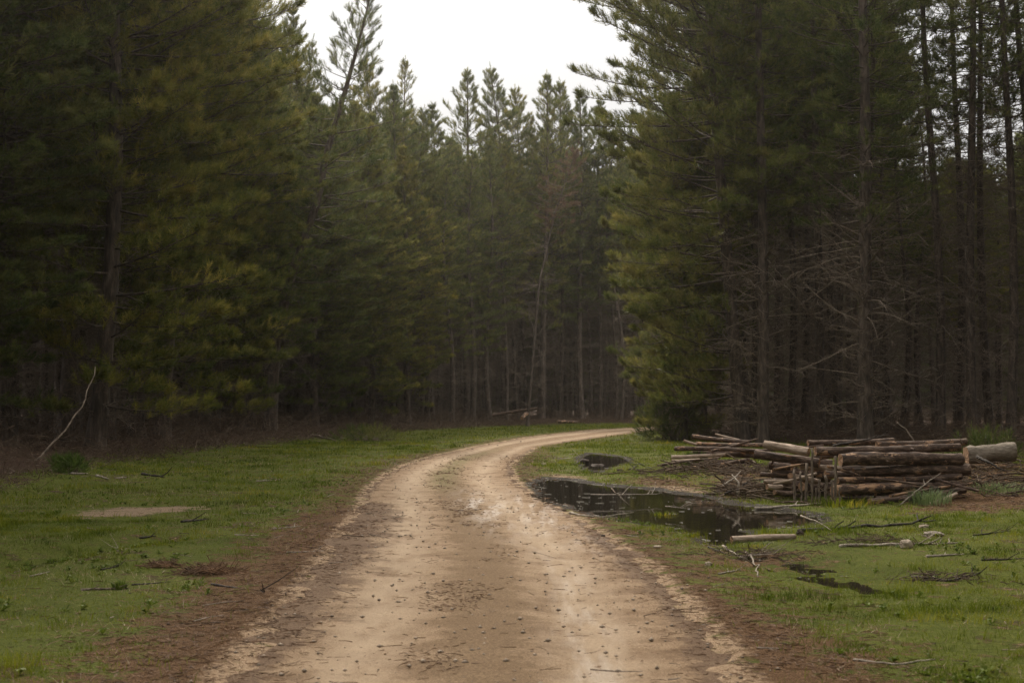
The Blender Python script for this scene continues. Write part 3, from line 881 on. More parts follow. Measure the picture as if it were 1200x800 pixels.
# filling trees by jittered grid --------------------------------------
cand = []
sp = 3.3
for iy in range(int(20 / sp), int(170 / sp)):
    for ix in range(-int(60 / sp), int(75 / sp)):
        x = (ix + 0.5 * (iy % 2) + random.uniform(-.3, .3)) * sp; y = (iy + random.uniform(-.3, .3)) * sp
        cand.append((x, y))
cand = np.array(cand)
dc = sdist(CLEAR, cand[:, 0], cand[:, 1])
pxs = 600 + F * cand[:, 0] / cand[:, 1]
keep = (dc > 1.3) & (dc < 24) & (pxs > -60) & (pxs < 1260) & (cand[:, 1] > 22)
dist_ok = np.array([min((c[0] - p[0]) ** 2 + (c[1] - p[1]) ** 2 for p in placed) > 1.9 ** 2 for c in cand])
# right of the bend nothing shows behind the right stand's first rows
hid = (cand[:, 0] > 12) & (cand[:, 1] > 92) & (pxs > 790)
keep &= dist_ok & ~hid & ~((pxs > 300) & (pxs < 440) & (cand[:, 1] < 68)) & ~((pxs > 235) & (pxs <= 300) & (cand[:, 1] < 60))
order = np.argsort(dc + 0.0)
sel = [i for i in order if keep[i]][:238]
LAB = {'left': ('dark pine in the depth of the stand left of the meadow', GL), 'centre': ('dark pine trunk in the depth of the forest beyond the bend', GC),
       'right': ('dark slender pine in the depth of the stand behind the logs', GR)}
for i in sel:
    x, y = cand[i]; d = dc[i]; px = pxs[i]
    zone = 'left' if px < 400 or (x < -5 and y < 95) else ('right' if (x > 7.5 and y < 105) else 'centre')
    yt = skyline(px)
    Hm = at(px, yt, y)[2] - 0.3
    H = min(random.uniform(24.5, 28), Hm * random.uniform(0.84, 0.97))
    if H < 9: continue
    if zone == 'right' and px > 1030 and H > 20: kind = random.choice(['thin0', 'thin1', 'thin2', 'plant1'])
    elif zone == 'left' and d < 5: kind = random.choice(['edge0', 'edge1', 'edge2'])
    elif d < 4.5: kind = random.choice(['mid0', 'mid1', 'plant0', 'plant1'])
    else: kind = 'plant%d' % random.randrange(4)
    e = 0.5
    gxx = sdist(CLEAR, np.array([x + e, x - e, x, x]), np.array([y, y, y + e, y - e]))
    ang = math.atan2(-(gxx[2] - gxx[3]), -(gxx[0] - gxx[1]))      # towards the clearing
    pine(kind, x, y, H, ang + math.pi / 2 + random.uniform(-.4, .4), LAB[zone][0], LAB[zone][1], tilt=(R(random.gauss(0, .9)), R(random.gauss(0, .9))))

# far-off wood behind the stands, plus unseen trees added to shade the foreground
def lowtree(seed):
    gt, gc, gw, gd = gen_pine(seed, H=25, r0=0.22, live_lo=6, rmax=3.0, dens=0.5, q='lo', dead=0.6, whorl=0.8, nb=5, dead_len=2.6, sscale=1.0)
    return gt, gc, gw, gd
LT = [lowtree(200 + i) for i in range(4)]
def lowbush(seed):
    return gen_pine(seed, H=22, r0=0.2, live_lo=0.4, rmax=3.2, dens=0.55, q='lo', dead=0, whorl=0.8, nb=5, top_pow=0.6)
LB = [lowbush(300 + i) for i in range(3)]
gm_l = Geo(); gm_t = Geo()
pts = []
for iy in range(-8, 46):
    for ix in range(-22, 24):
        x = (ix + random.uniform(-.3, .3)) * 4.2; y = (iy + random.uniform(-.3, .3)) * 4.2
        pts.append((x, y))
pts = np.array(pts); dcl = sdist(CLEAR, pts[:, 0], pts[:, 1])
pxl = np.where(pts[:, 1] > 1, 600 + F * pts[:, 0] / np.maximum(pts[:, 1], 1), -999)
inview = (pxl > -60) & (pxl < 1260) & (pts[:, 1] > 22)
behind_cam = (pts[:, 1] < -2) & (np.abs(pts[:, 0]) < 60)
kp = ((inview & (dcl > 19) & (dcl < 52)) | (~inview & (dcl > 2.0) & (dcl < 16) & ((pts[:, 1] < -3) | (np.abs(pts[:, 0]) > 0.36 * pts[:, 1] + 2.7))))  # trees outside the view are added to darken the near ground
kp &= ~((np.abs(pts[:, 0]) < 8) & (pts[:, 1] < -13) & (pts[:, 1] > -24))
for (x, y), k_ in zip(pts, kp):
    if not k_: continue
    iv = y > 22 and -60 < 600 + F * x / y < 1260
    gt, gc, gw, gd = random.choice(LB if iv else LT)
    a = random.uniform(0, 6.28); ca, sa = math.cos(a), math.sin(a)
    px = 600 + F * x / max(y, 1)
    H = random.uniform(22, 28)
    if y > 20 and -60 < px < 1260: H = min(H, (at(px, skyline(px), y)[2] - 0.5) * 0.93)
    if H < 6: continue
    s = H / 25
    Rm = np.array([[ca, -sa, 0], [sa, ca, 0], [0, 0, 1]]) * s
    off = np.array([x, y, 0.25])
    for src, dst in ((gt, gm_t), (gc, gm_l), (gw, gm_t), (gd, gm_t)):
        for v, f in zip(src.v, src.f):
            pass
        if src.v:
            vv = src.verts() @ Rm.T + off
            n0 = dst.n
            dst.v.append(vv.astype(np.float32)); dst.n += len(vv)
            for f in src.f: dst.f.append(f + n0)
far = obj('forest_and_shade_trees', gm_l.mesh('forest_and_shade_trees', M['needles'], False))
tag(far, 'dark mass of forest behind the stands and unseen shade trees added around the clearing', 'forest', None, 'stuff')
ft = obj('forest_stems', gm_t.mesh('forest_stems', M['bark']), far)
ft['kind'] = 'stuff'

# ------------------------------------------------------------------ grass
def grass_cover(x, y):
    rd = road_d(x, y); dcx = sdist(CLEAR, x, y)
    c = 0.25 + 0.95 * smooth(0.36, 0.60, fbm(x / 1.6, y / 1.6, 70) * 0.6 + fbm(x / 0.5, y / 0.5, 71) * 0.4)
    c *= 0.22 + 0.78 * smooth(0.36, 0.52, fbm(x / 2.6, y / 2.6, 76) * 0.6 + fbm(x / 0.8, y / 0.8, 77) * 0.4)
    c *= smooth(0.02, 0.6, rd + 0.5 * (fbm(x / 0.6, y / 0.6, 72) - 0.5))
    c *= 1 - 0.9 * smooth(0.25, 0.6, litter_f(x, y) + 0.9 * (fbm(x / 0.7, y / 0.7, 78) - 0.5))
    c *= 1 - 0.97 * smooth(0.35, 0.6, sand_f(x, y) + 1.9 * (fbm(x / 0.3, y / 0.45, 79) - 0.5))
    c *= smooth(0.9, -0.8, dcx + 2.5 * (fbm(x / 1.5, y / 1.5, 73) - 0.5))
    for p in (PUD1, PUD2): c *= smooth(-0.12, 0.08, sdist(p, x, y) + 0.5 * (fbm(x / 0.5, y / 0.35, 21) - 0.5))
    c *= 0.7 + 0.3 * smooth(-0.1, 0.2, sdist(PUD3, x, y))
    return c
def scatter(n, y0, y1, xm=None, pw=1.6):
    """random ground points, thinning out with distance"""
    uu = rng.random(n)
    a = 2 - pw
    y = (y0 ** a + uu * (y1 ** a - y0 ** a)) ** (1 / a)
    lo = np.maximum(-0.42 * y - 1, -14) ; hi = np.minimum(0.42 * y + 1, 20)
    x = lo + (hi - lo) * rng.random(n)
    return x, y
def blades(n, y0, y1, pw, hmin, hmax, wd):
    x, y = scatter(n, y0, y1, pw=pw)
    k = rng.random(n) < grass_cover(x, y)
    x, y = x[k], y[k]; n = len(x)
    z = ground_h(x, y)
    clump = smooth(0.45, 0.75, fbm(x / 0.35, y / 0.35, 80))
    h = (hmin + (hmax - hmin) * rng.random(n) ** 1.6) * (0.45 + 1.5 * clump) * (0.7 + 0.6 * fbm(x / 2.5, y / 2.5, 81))
    wdt = wd * (0.7 + 0.6 * rng.random(n)) * np.maximum(1, y / 14)
    a = rng.random(n) * 6.283
    s = np.stack([np.cos(a), np.sin(a), np.zeros(n)], 1) * wdt[:, None] / 2
    a2 = rng.random(n) * 6.283; ln = h * (0.15 + 0.75 * rng.random(n))
    ld = np.stack([np.cos(a2), np.sin(a2), np.zeros(n)], 1)
    b0 = np.stack([x, y, z - 0.005], 1)
    m_ = b0 + ld * (ln * 0.3)[:, None] + np.array([0, 0, 1.0]) * (h * 0.6)[:, None]
    tp = b0 + ld * ln[:, None] + np.array([0, 0, 1.0]) * h[:, None]
    v = np.stack([b0 - s, b0 + s, m_ + s * 0.7, m_ - s * 0.7, tp], 1).reshape(-1, 3)
    i = np.arange(n)[:, None] * 5
    return v, i + np.array([[0, 1, 2, 3]]), i + np.array([[3, 2, 4]])
g = Geo()
for args in ((330000, 6.0, 20, 1.0, 0.018, 0.06, 0.0045), (300000, 17, 60, 1.2, 0.025, 0.08, 0.0055), (90000, 45, 118, 1.0, 0.04, 0.12, 0.006)):
    v, fq, ft_ = blades(*args)
    n0 = g.n; g.v.append(v.astype(np.float32)); g.n += len(v); g.f.append(fq + n0); g.f.append(ft_ + n0)
tag(obj('meadow_grass', g.mesh('meadow_grass', M['grass'], False)), 'short green grass and moss over the clearing either side of the road', 'grass', None, 'stuff')

g = Geo()
x, y = scatter(70000, 6.2, 45, pw=1.1)
k = rng.random(len(x)) < (0.15 + 0.85 * smooth(0.5, 0.66, fbm(x / 1.1, y / 1.1, 120))) * (grass_cover(x, y) > 0.06)
x, y = x[k], y[k]; n = len(x)
a = rng.random(n) * 6.283; h = (0.015 + 0.05 * rng.random(n) ** 2); ln = .02 + .07 * rng.random(n)
z = ground_h(x, y); wd_ = .0022 * np.maximum(1, y / 14)
ld = np.stack([np.cos(a), np.sin(a), np.zeros(n)], 1); sd_ = np.stack([-np.sin(a), np.cos(a), np.zeros(n)], 1) * wd_[:, None]
b0 = np.stack([x, y, z], 1); tp = b0 + ld * ln[:, None] + np.array([0, 0, 1.]) * h[:, None]
v = np.stack([b0 - sd_, b0 + sd_, tp], 1).reshape(-1, 3)
g.add(v, np.arange(len(v)).reshape(-1, 3))
tag(obj('dead_straw', g.mesh('dead_straw', M['straw'], False)), 'dead straw coloured blades mixed through the grass', 'dead grass', None, 'stuff')
# broad leaved weeds in the sward
g = Geo()
x, y = scatter(9000, 6.2, 40, pw=1.1)
k = rng.random(len(x)) < (0.05 + 0.95 * smooth(0.55, 0.7, fbm(x / 0.9, y / 0.9, 130))) * (grass_cover(x, y) > 0.15)
x, y = x[k], y[k]
nl_ = 7
x = np.repeat(x, nl_); y = np.repeat(y, nl_); n = len(x)
a = rng.random(n) * 6.283; ln = .02 + .045 * rng.random(n); hh = .01 + .04 * rng.random(n)
ld = np.stack([np.cos(a), np.sin(a), np.zeros(n)], 1); sd_ = np.stack([-np.sin(a), np.cos(a), np.zeros(n)], 1) * (ln * .28)[:, None]; up_ = np.array([0, 0, 1.])
b0 = np.stack([x, y, ground_h(x, y)], 1); m_ = b0 + ld * (ln * .6)[:, None] + up_ * hh[:, None]; tp = b0 + ld * ln[:, None] + up_ * (hh * .8)[:, None]
v = np.stack([b0, m_ - sd_, tp, m_ + sd_], 1).reshape(-1, 3)
g.add(v, np.arange(len(v)).reshape(-1, 4))
tag(obj('meadow_weeds', g.mesh('meadow_weeds', M['weed'], False)), 'small broad leaved weeds scattered through the grass', 'weeds', None, 'stuff')
# pale flotsam on the puddle margins
g = Geo(); n = 6000
x = rng.uniform(0, 8, n); y = rng.uniform(11, 34, n)
d1 = sdist(PUD1, x, y); d3_ = sdist(PUD3, x, y); d2_ = sdist(PUD2, x, y)
k = (rng.random(n) < np.exp(-((d1 + .05) / .14) ** 2) * .6 + .2 * (d1 < 0) * smooth(.58, .66, fbm(x / .6, y / .6, 140)) + .3 * (d3_ < .1)) 
x, y = x[k], y[k]; n = len(x); a = rng.normal(0, .8, n); ln = .02 + .16 * rng.random(n) ** 3
z = np.maximum(ground_h(x, y), WZ) + .004
c_ = np.stack([x, y, z], 1); d = np.stack([np.cos(a), np.sin(a), np.zeros(n)], 1)
tubes(g, np.stack([c_ - d * ln[:, None] / 2, c_ + d * ln[:, None] / 2], 1), np.full((n, 2), .0028) * (0.6 + rng.random((n, 1))), 3)
tag(obj('flotsam', g.mesh('flotsam', M['scum'], False)), 'pale needles and straw floating round the puddle margins', 'flotsam', None, 'stuff')

# needle litter and crumbs beside the road
def sticks_on_ground(n, y0, y1, pw, dens_f, lmin, lmax, rad, lift=0.006):
    x, y = scatter(n, y0, y1, pw=pw)
    k = rng.random(n) < dens_f(x, y); x, y = x[k], y[k]; n = len(x)
    a = rng.random(n) * 6.283; ln = lmin + (lmax - lmin) * rng.random(n) ** 2.5
    d = np.stack([np.cos(a), np.sin(a), rng.normal(0, 0.12, n)], 1)
    z = np.maximum(ground_h(x, y), np.where(road_d(x, y) < 0, base_h(x, y) - 0.024, -9)) + lift
    c = np.stack([x, y, z], 1)
    side = np.stack([-np.sin(a), np.cos(a), np.zeros(n)], 1)
    bend = rng.normal(0, 0.12, n)[:, None] * side * ln[:, None]
    p = np.stack([c - d * ln[:, None] / 2, c + bend, c + d * ln[:, None] / 2], 1)
    r_ = np.broadcast_to(np.array([1, 0.9, 0.5]), (n, 3)) * (rad * (0.6 + 0.8 * rng.random(n)) * np.maximum(1, y / 14))[:, None]
    return p, r_
g = Geo()
def lit_d(x, y):
    rd = road_d(x, y)
    return np.clip(litter_f(x, y) * smooth(-0.75, 0.0, rd + 1.0 * (fbm(x / .5, y / .5, 90) - .5)), 0, 1) * smooth(0.35, 0.6, fbm(x / 0.8, y / 0.8, 91) + 0.12) + 0.02
p, r_ = sticks_on_ground(200000, 6.5, 45, 1.2, lit_d, 0.03, 0.13, 0.0022)
tubes(g, p, r_, 3)
def cen_d(x, y):
    xm_ = np.interp(y, (RL[:, 1] + RR[:, 1]) / 2, (RL[:, 0] + RR[:, 0]) / 2)
    return np.exp(-((x - xm_ + 0.15) / 0.33) ** 2) * smooth(0.5, 0.62, fbm(x / 0.5, y / 1.1, 170)) * (y < 42)
p, r_ = sticks_on_ground(150000, 6.5, 42, 1.2, cen_d, 0.02, 0.08, 0.0024)
tubes(g, p, r_, 3)
tag(obj('needle_litter', g.mesh('needle_litter', M['needle_litter'], False)), 'red brown fallen needles strewn along the road verges', 'needle litter', None, 'stuff')
g = Geo()
def tw_d(x, y):
    rd = road_d(x, y); d = sdist(CLEAR, x, y)
    return 0.04 + 0.06 * smooth(-.1, .2, rd) + 0.25 * litter_f(x, y) + 0.9 * smooth(-2.0, 0.3, d) + 0.3 * mud_f(x, y) * (sdist(PUD1, x, y) > 0)
p, r_ = sticks_on_ground(5200, 6.5, 70, 1.0, tw_d, 0.06, 0.38, 0.004, 0.012)
tubes(g, p, r_, 3)
tag(obj('fallen_twigs', g.mesh('fallen_twigs', M['twig'], False)), 'small dead twigs strewn over the grass, mud and road', 'twigs', None, 'stuff')

# pebbles on the road
def pebbles(n, size, f_, y0=6.5, y1=50, pw=1.2):
    x, y = scatter(n, y0, y1, pw=pw)
    k = rng.random(n) < f_(x, y); x, y = x[k], y[k]; n = len(x)
    s = size * (0.35 + 2.6 * rng.random(n) ** 7)
    z = np.maximum(ground_h(x, y), np.where(road_d(x, y) < 0, base_h(x, y) - 0.026, -9))
    T = np.array([[1, 0, 0], [0, 1, 0], [-1, 0, 0], [0, -1, 0], [0, 0, 0.7], [0, 0, -0.5]], float)
    v = np.stack([x, y, z + s * 0.2], 1)[:, None] + T[None] * s[:, None, None] * (0.7 + 0.6 * rng.random((n, 6, 1)))
    fc = np.array([[0, 1, 4], [1, 2, 4], [2, 3, 4], [3, 0, 4], [1, 0, 5], [2, 1, 5], [3, 2, 5], [0, 3, 5]])
    return v.reshape(-1, 3), (np.arange(n)[:, None, None] * 6 + fc).reshape(-1, 3)
g = Geo()
v, f = pebbles(26000, 0.008, lambda x, y: np.clip(smooth(0.35, -0.1, road_d(x, y)) + sand_f(x, y), 0, 1)); g.add(v, f)
tag(obj('road_gravel', g.mesh('road_gravel', M['pebble'], True)), 'loose gravel crumbs on the sandy road', 'gravel', None, 'stuff')
g = Geo()
v, f = pebbles(2600, 0.005, lambda x, y: np.clip(smooth(0.5, 0, road_d(x, y)) * 0.14 * smooth(.5, .62, fbm(x / .7, y / .7, 160)) + 0.4 * litter_f(x, y) + 0.08 * smooth(-.1, .2, road_d(x, y)), 0, 1)); g.add(v, f)
tag(obj('earth_crumbs', g.mesh('earth_crumbs', M['clod'], True)), 'dark crumbs of earth and bark on road and verges', 'crumbs', None, 'stuff')

# brushwood tangle along the forest edge
g = Geo()
n = 60000
t_ = rng.random(n) * 1.0
E = dens(CLEAR[1:], 900)
k = rng.integers(0, len(E), n)
q = E[k]
e = np.gradient(E, axis=0)[k]; nrm = unit(np.stack([-e[:, 1], e[:, 0]], 1))   # left hand side = outwards for the left edge
o_ = rng.random(n) ** 1.3 * 9 - 0.5
x = q[:, 0] + nrm[:, 0] * o_; y = q[:, 1] + nrm[:, 1] * o_
chk = sdist(CLEAR, x, y)
nrm[chk < 0.2] *= 1
x = np.where(chk < -0.8, q[:, 0] - nrm[:, 0] * o_, x); y = np.where(chk < -0.8, q[:, 1] - nrm[:, 1] * o_, y)
chk = sdist(CLEAR, x, y)
kk = (chk > -0.7 - 0.8 * rng.random(n) ** 2) & (y > 15)
x, y = x[kk], y[kk]; n = len(x)
z = ground_h(x, y) + rng.random(n) ** 1.6 * (0.35 + 0.4 * smooth(28, 50, y)) * smooth(-0.6, 1.6, chk[kk])
a = rng.random(n) * 6.283; el = np.abs(rng.normal(0.15, 0.4, n))
ln = (0.25 + 1.1 * rng.random(n) ** 2) * (0.45 + 0.55 * smooth(25, 50, y))
d = np.stack([np.cos(a) * np.cos(el), np.sin(a) * np.cos(el), np.sin(el)], 1)
c = np.stack([x, y, z], 1)
side = rng.standard_normal((n, 3)) * 0.14 * ln[:, None]
p = np.stack([c, c + d * ln[:, None] * .35 + side * .7, c + d * ln[:, None] * .7 + side, c + d * ln[:, None]], 1)
tubes(g, p, np.broadcast_to(np.array([1, .85, .6, .3]), (n, 4)) * ((0.005 + 0.010 * rng.random(n) ** 2) * (0.6 + 0.4 * smooth(25, 50, y)))[:, None] , 3)
tag(obj('brushwood', g.mesh('brushwood', M['brush'], False)), 'tangled red brown brushwood along the foot of the forest', 'brushwood', None, 'stuff')

# ------------------------------------------------------------------ logs
def log_obj(p0, p1, r0_, r1_, mt, label, group=None, name='log', knob=0, cat='log', bow=0.016):
    p0 = np.array(p0, float); p1 = np.array(p1, float)
    jr = np.random.default_rng(int(abs(p0[0] * 5171 + p1[2] * 911)) % 9999)
    p0[0] += jr.normal() * .05; p1[0] += jr.normal() * .07; p0[2] += jr.normal() * .008; p1[2] += jr.normal() * .012; r0_ *= jr.uniform(.86, 1.08); r1_ *= jr.uniform(.8, 1.05)
    Lg = np.linalg.norm(p1 - p0)
    sd = int(abs(p0[0] * 977 + p0[2] * 1231 + Lg * 71)) % 99991
    r = np.random.default_rng(sd)
    g = Geo(); S = max(6, int(Lg / 0.09)); k = 18
    s = np.linspace(0, 1, S); ph = np.arange(k) / k * 6.283
    rad = (r0_ + (r1_ - r0_) * s)[:, None] * (1 + 0.17 * (fbm(s[:, None] * Lg * 5, ph[None] * 1.2 + np.zeros((S, 1)), sd, 2) - .5) * 2 + 0.06 * r.standard_normal((S, k)) * (1 if r0_ > .05 else .5))
    rad[:, -1] = rad[:, -1]
    cy = bow * Lg * np.sin(s * 3.14) * r.choice([-1, 1]); cz = bow * 0.6 * Lg * np.sin(s * 3.14 + 0.4) * r.choice([-1, 1])
    v = np.stack([np.broadcast_to((s * Lg - Lg / 2)[:, None], rad.shape), cy[:, None] + rad * np.cos(ph), cz[:, None] + rad * np.sin(ph)], -1)
    i = (np.arange(S - 1)[:, None] * k); j = np.arange(k)[None]; j2 = (j + 1) % k
    f = np.stack([i + j, i + j2, i + k + j2, i + k + j], -1).reshape(-1, 4)
    g.add(v.reshape(-1, 3), f)
    for _ in range(knob):
        t0 = r.uniform(.1, .9); a = r.uniform(0, 6.28); rr = r0_ + (r1_ - r0_) * t0
        b0 = np.array([t0 * Lg - Lg / 2, rr * .6 * math.cos(a), rr * .6 * math.sin(a)]); dd = np.array([r.uniform(-.5, .5), math.cos(a), math.sin(a)])
        tubes(g, np.stack([b0, b0 + dd * rr * 1.2]), np.array([rr * .28, rr * .18]), 7, cap=True)
    o = obj(name, g.mesh(name, M[mt]))
    o.location = (p0 + p1) / 2
    o.rotation_euler = Vector(p1 - p0).to_track_quat('X', 'Z').to_euler()
    tag(o, label, cat, group)
    for e, nm in ((0, -1), (S - 1, 1)):
        gg = Geo(); ring = v[e].copy(); c = ring.mean(0)
        inn = c + (ring - c) * 0.55; inn[:, 0] += nm * 0.004 * r.standard_normal(k)
        ring[:, 0] += nm * 0.003
        vv = np.vstack([ring, inn, c[None]])
        vv[:, 0] += 0
        jj = np.arange(k); jn = (jj + 1) % k
        if nm < 0: jj, jn = jn, jj
        gg.add(vv, np.stack([jj, jn, k + jn, k + jj], 1)); gg.f.append(np.stack([k + jj, k + jn, np.full(k, 2 * k)], 1))
        obj('cut_face', gg.mesh('cut_face', M['cut'], False), o)
    return o

def lg(a, b, Ya, Yb, ra, rb, mt, label, group, **kw):
    return log_obj(at(*a, Ya), at(*b, Yb), ra, rb, mt, label, group, **kw)
FS = 'logs of the front stack'
MS = 'logs of the middle stack behind the stakes'
BS = 'poles of the far stack by the pine'
# front stack
lg((979, 539), (1129, 537), 22.9, 23.3, .115, .105, 'log_dark', 'thick black barked log flecked with orange, across the front stack', FS, knob=4)
lg((954, 528), (1127, 524), 23.3, 23.7, .085, .085, 'log_dark', 'long dark log lying on top of the front stack', FS, knob=3)
lg((996, 553), (1130, 549), 23.0, 23.3, .06, .10, 'log_dark', 'dark log thickening to the right under the flecked black log', FS, knob=3)
lg((970, 557), (1052, 555), 23.15, 23.3, .07, .055, 'log_peeled', 'orange peeled log end jutting left from the front stack', FS)
lg((979, 564), (1066, 562), 22.8, 23.1, .055, .05, 'log_peeled', 'short brown log with a cut left end, third row of the front stack', FS)
lg((1062, 562), (1126, 558), 23.0, 23.2, .05, .055, 'log_dark', 'short dark log in the right half of the front stack', FS)
lg((979, 576), (1128, 567), 22.7, 23.2, .085, .08, 'log_peeled', 'reddish brown log near the foot of the front stack', FS, knob=2)
lg((1022, 588), (1130, 574), 22.4, 23.0, .06, .055, 'log_dark', 'dark log on the grass at the foot of the front stack', FS, knob=2)
lg((975, 587), (1040, 583), 22.9, 23.1, .055, .06, 'log_dark', 'short log half sunk in grass at the left foot of the front stack', FS)
lg((985, 551), (1060, 549), 23.5, 23.6, .075, .07, 'log_dark', 'dark log tucked in behind the orange peeled log end', FS)
lg((1000, 571), (1120, 566), 23.5, 23.7, .1, .1, 'log_dark', 'dark log filling the back of the front stack low down', FS)
lg((990, 581), (1125, 578), 23.4, 23.6, .1, .1, 'log_dark', 'bottom log at the back of the front stack', FS)
lg((1000, 558), (1120, 554), 23.6, 23.8, .1, .1, 'log_dark', 'dark log filling the back of the front stack high up', FS)
lg((1086, 590), (1122, 578), 22.2, 22.7, .03, .035, 'log_pale', 'pale forked stub leaning on the right foot of the front stack', FS, knob=2)
# pale log and the middle stack
lg((895, 521), (951, 529), 23.6, 23.2, .068, .072, 'log_pale', 'pale bare log on top of the middle stack', MS)
lg((886, 533), (953, 542), 23.8, 23.4, .085, .075, 'log_dark', 'dark rotten log just under the pale bare log', MS, knob=3)
lg((900, 545), (934, 548), 24.0, 23.8, .075, .07, 'log_dark', 'dark hollow looking log under the rotten log', MS)
lg((934, 546), (980, 548), 23.5, 23.5, .05, .055, 'log_pale', 'greyish short log between the tall stake and the front stack', MS)
lg((950, 536), (982, 532), 23.6, 23.6, .05, .05, 'log_peeled', 'brown log bridging the middle and front stacks', MS)
lg((950, 554), (972, 556), 23.5, 23.5, .07, .07, 'log_peeled', 'stubby orange log between the stakes', MS)
lg((896, 556), (930, 557), 24.0, 23.8, .04, .045, 'log_dark', 'thin dark pole left of the stakes', MS)
lg((894, 563), (930, 564), 23.6, 23.6, .035, .04, 'log_pale', 'upper pale pole left of the stakes', MS)
lg((896, 570), (929, 570), 23.2, 23.3, .042, .045, 'log_pale', 'lower pale pole left of the stakes, above the dark short one', MS)
lg((904, 577), (926, 578), 23.1, 23.2, .045, .045, 'log_dark', 'short dark log lying on the bank at the foot of the middle stack', MS)
lg((932, 557), (948, 563), 23.3, 23.9, .05, .05, 'log_pale', 'round pale log end seen between the stakes', MS)
lg((936, 570), (952, 571), 23.4, 23.8, .075, .075, 'log_dark', 'dark log low behind the stakes', MS)
lg((900, 538), (975, 545), 24.3, 24.2, .09, .09, 'log_dark', 'dark log at the back of the middle stack, upper', MS)
lg((905, 552), (975, 560), 24.3, 24.2, .1, .1, 'log_dark', 'dark log at the back of the middle stack, middle row', MS)
lg((905, 566), (975, 574), 24.1, 24.0, .1, .1, 'log_dark', 'dark log at the back of the middle stack, bottom', MS)
# long logs behind
lg((951, 519), (1046, 517), 24.2, 24.6, .055, .06, 'log_dark', 'thin dark log lying back behind the front stack top', FS)
lg((1030, 520), (1128, 518), 24.0, 24.3, .05, .055, 'log_peeled', 'brown log behind the right top of the front stack', FS)
# far left stack
lg((815, 511), (879, 518), 34.5, 33.6, 0.060, 0.048, 'log_dark', 'dark pole with blunt left end on top of the far stack', BS)
lg((798, 516), (817, 520), 34.0, 34.0, 0.030, 0.036, 'log_pale', 'short thin pole poking left from the far stack top', BS)
lg((816, 519), (895, 521), 34.2, 33.2, 0.054, 0.054, 'log_peeled', 'brown pole second from the top of the far stack', BS)
lg((793, 525), (895, 527), 34.0, 33.0, 0.060, 0.054, 'log_dark', 'long dark pole spanning the far stack', BS, knob=2)
lg((843, 508), (870, 515), 34.2, 34.0, 0.026, 0.030, 'log_pale', 'thin pale pole sticking up from the far stack', BS)
lg((785, 535), (856, 532), 33.8, 33.4, 0.050, 0.048, 'log_pale', 'pale pole low in the far stack', BS)
lg((787, 539), (818, 539), 33.2, 33.2, 0.036, 0.036, 'log_pale', 'short pale pole under the low pale one of the far stack', BS)
lg((852, 531), (892, 529), 33.4, 33.2, 0.060, 0.054, 'log_peeled', 'brown pole at the right end of the far stack', BS)
lg((808, 549), (878, 537), 32.8, 33.0, 0.042, 0.042, 'log_peeled', 'orange brown pole sloping up to the right before the far stack', BS)
lg((822, 541), (880, 540), 33.6, 33.3, 0.060, 0.060, 'log_dark', 'dark pole filling the foot of the far stack', BS)
lg((812, 530), (890, 533), 34.2, 33.6, 0.072, 0.072, 'log_dark', 'dark pole at the back of the far stack', BS)
# loose thin poles thrown over the stacks
lg((890, 527), (962, 522), 24.0, 24.2, .028, .022, 'log_dark', 'thin dark pole lying askew behind the pale bare log', MS)
lg((898, 550), (962, 540), 23.2, 23.5, .022, .026, 'log_peeled', 'thin brown pole slanting up across the middle stack', MS)
lg((905, 566), (946, 554), 22.9, 23.2, .016, .020, 'log_pale', 'thin pale stick slanting before the middle stack', MS)
lg((1000, 532), (1100, 520), 23.6, 24.0, .026, .022, 'log_peeled', 'thin brown pole slanting over the top of the front stack', FS)
lg((1010, 560), (1090, 570), 22.6, 22.8, .020, .018, 'log_dark', 'thin dark stick sloping down across the front stack', FS)
lg((1040, 581), (1140, 566), 22.3, 23.2, .026, .02, 'log_peeled', 'thin peeled pole leaning up to the right end of the front stack', FS)
lg((972, 546), (1012, 556), 22.8, 22.9, .024, .02, 'log_peeled', 'short splintered pole by the left ends of the front stack', FS)
lg((1095, 560), (1150, 574), 23.0, 22.6, .028, .02, 'log_dark', 'thin dark pole sticking out right of the front stack', FS)
lg((780, 545), (840, 536), 33.0, 33.0, .028, .022, 'log_dark', 'thin dark pole at the left foot of the far stack', BS)
lg((826, 528), (886, 512), 33.5, 33.5, .03, .02, 'log_dark', 'thin dark pole slanting up over the far stack', BS)
# big grey log at the right
lg((1126, 533), (1189, 529), 28.8, 28.8, .185, .19, 'log_grey', 'big smooth grey log at the right end of the stacks', None)
# log in the puddle
lg((850, 632), (916, 628), 16.45, 16.7, .042, .036, 'log_pale', 'pale smooth log lying half in the puddle', None)
# pale sawn log and dark trunk beyond the bend
lg((612, 490), (617, 484), 104, 104.6, .15, .15, 'log_peeled', 'pale sawn log end at the forest foot beyond the bend', None)
lg((577, 487), (628, 478), 106, 106, .13, .10, 'log_dark', 'dark fallen trunk propped up beyond the bend', None)
lg((652, 494), (676, 494), 108, 108.5, .12, .10, 'log_peeled', 'brown log lying beside the road at the far end of the bend', None)

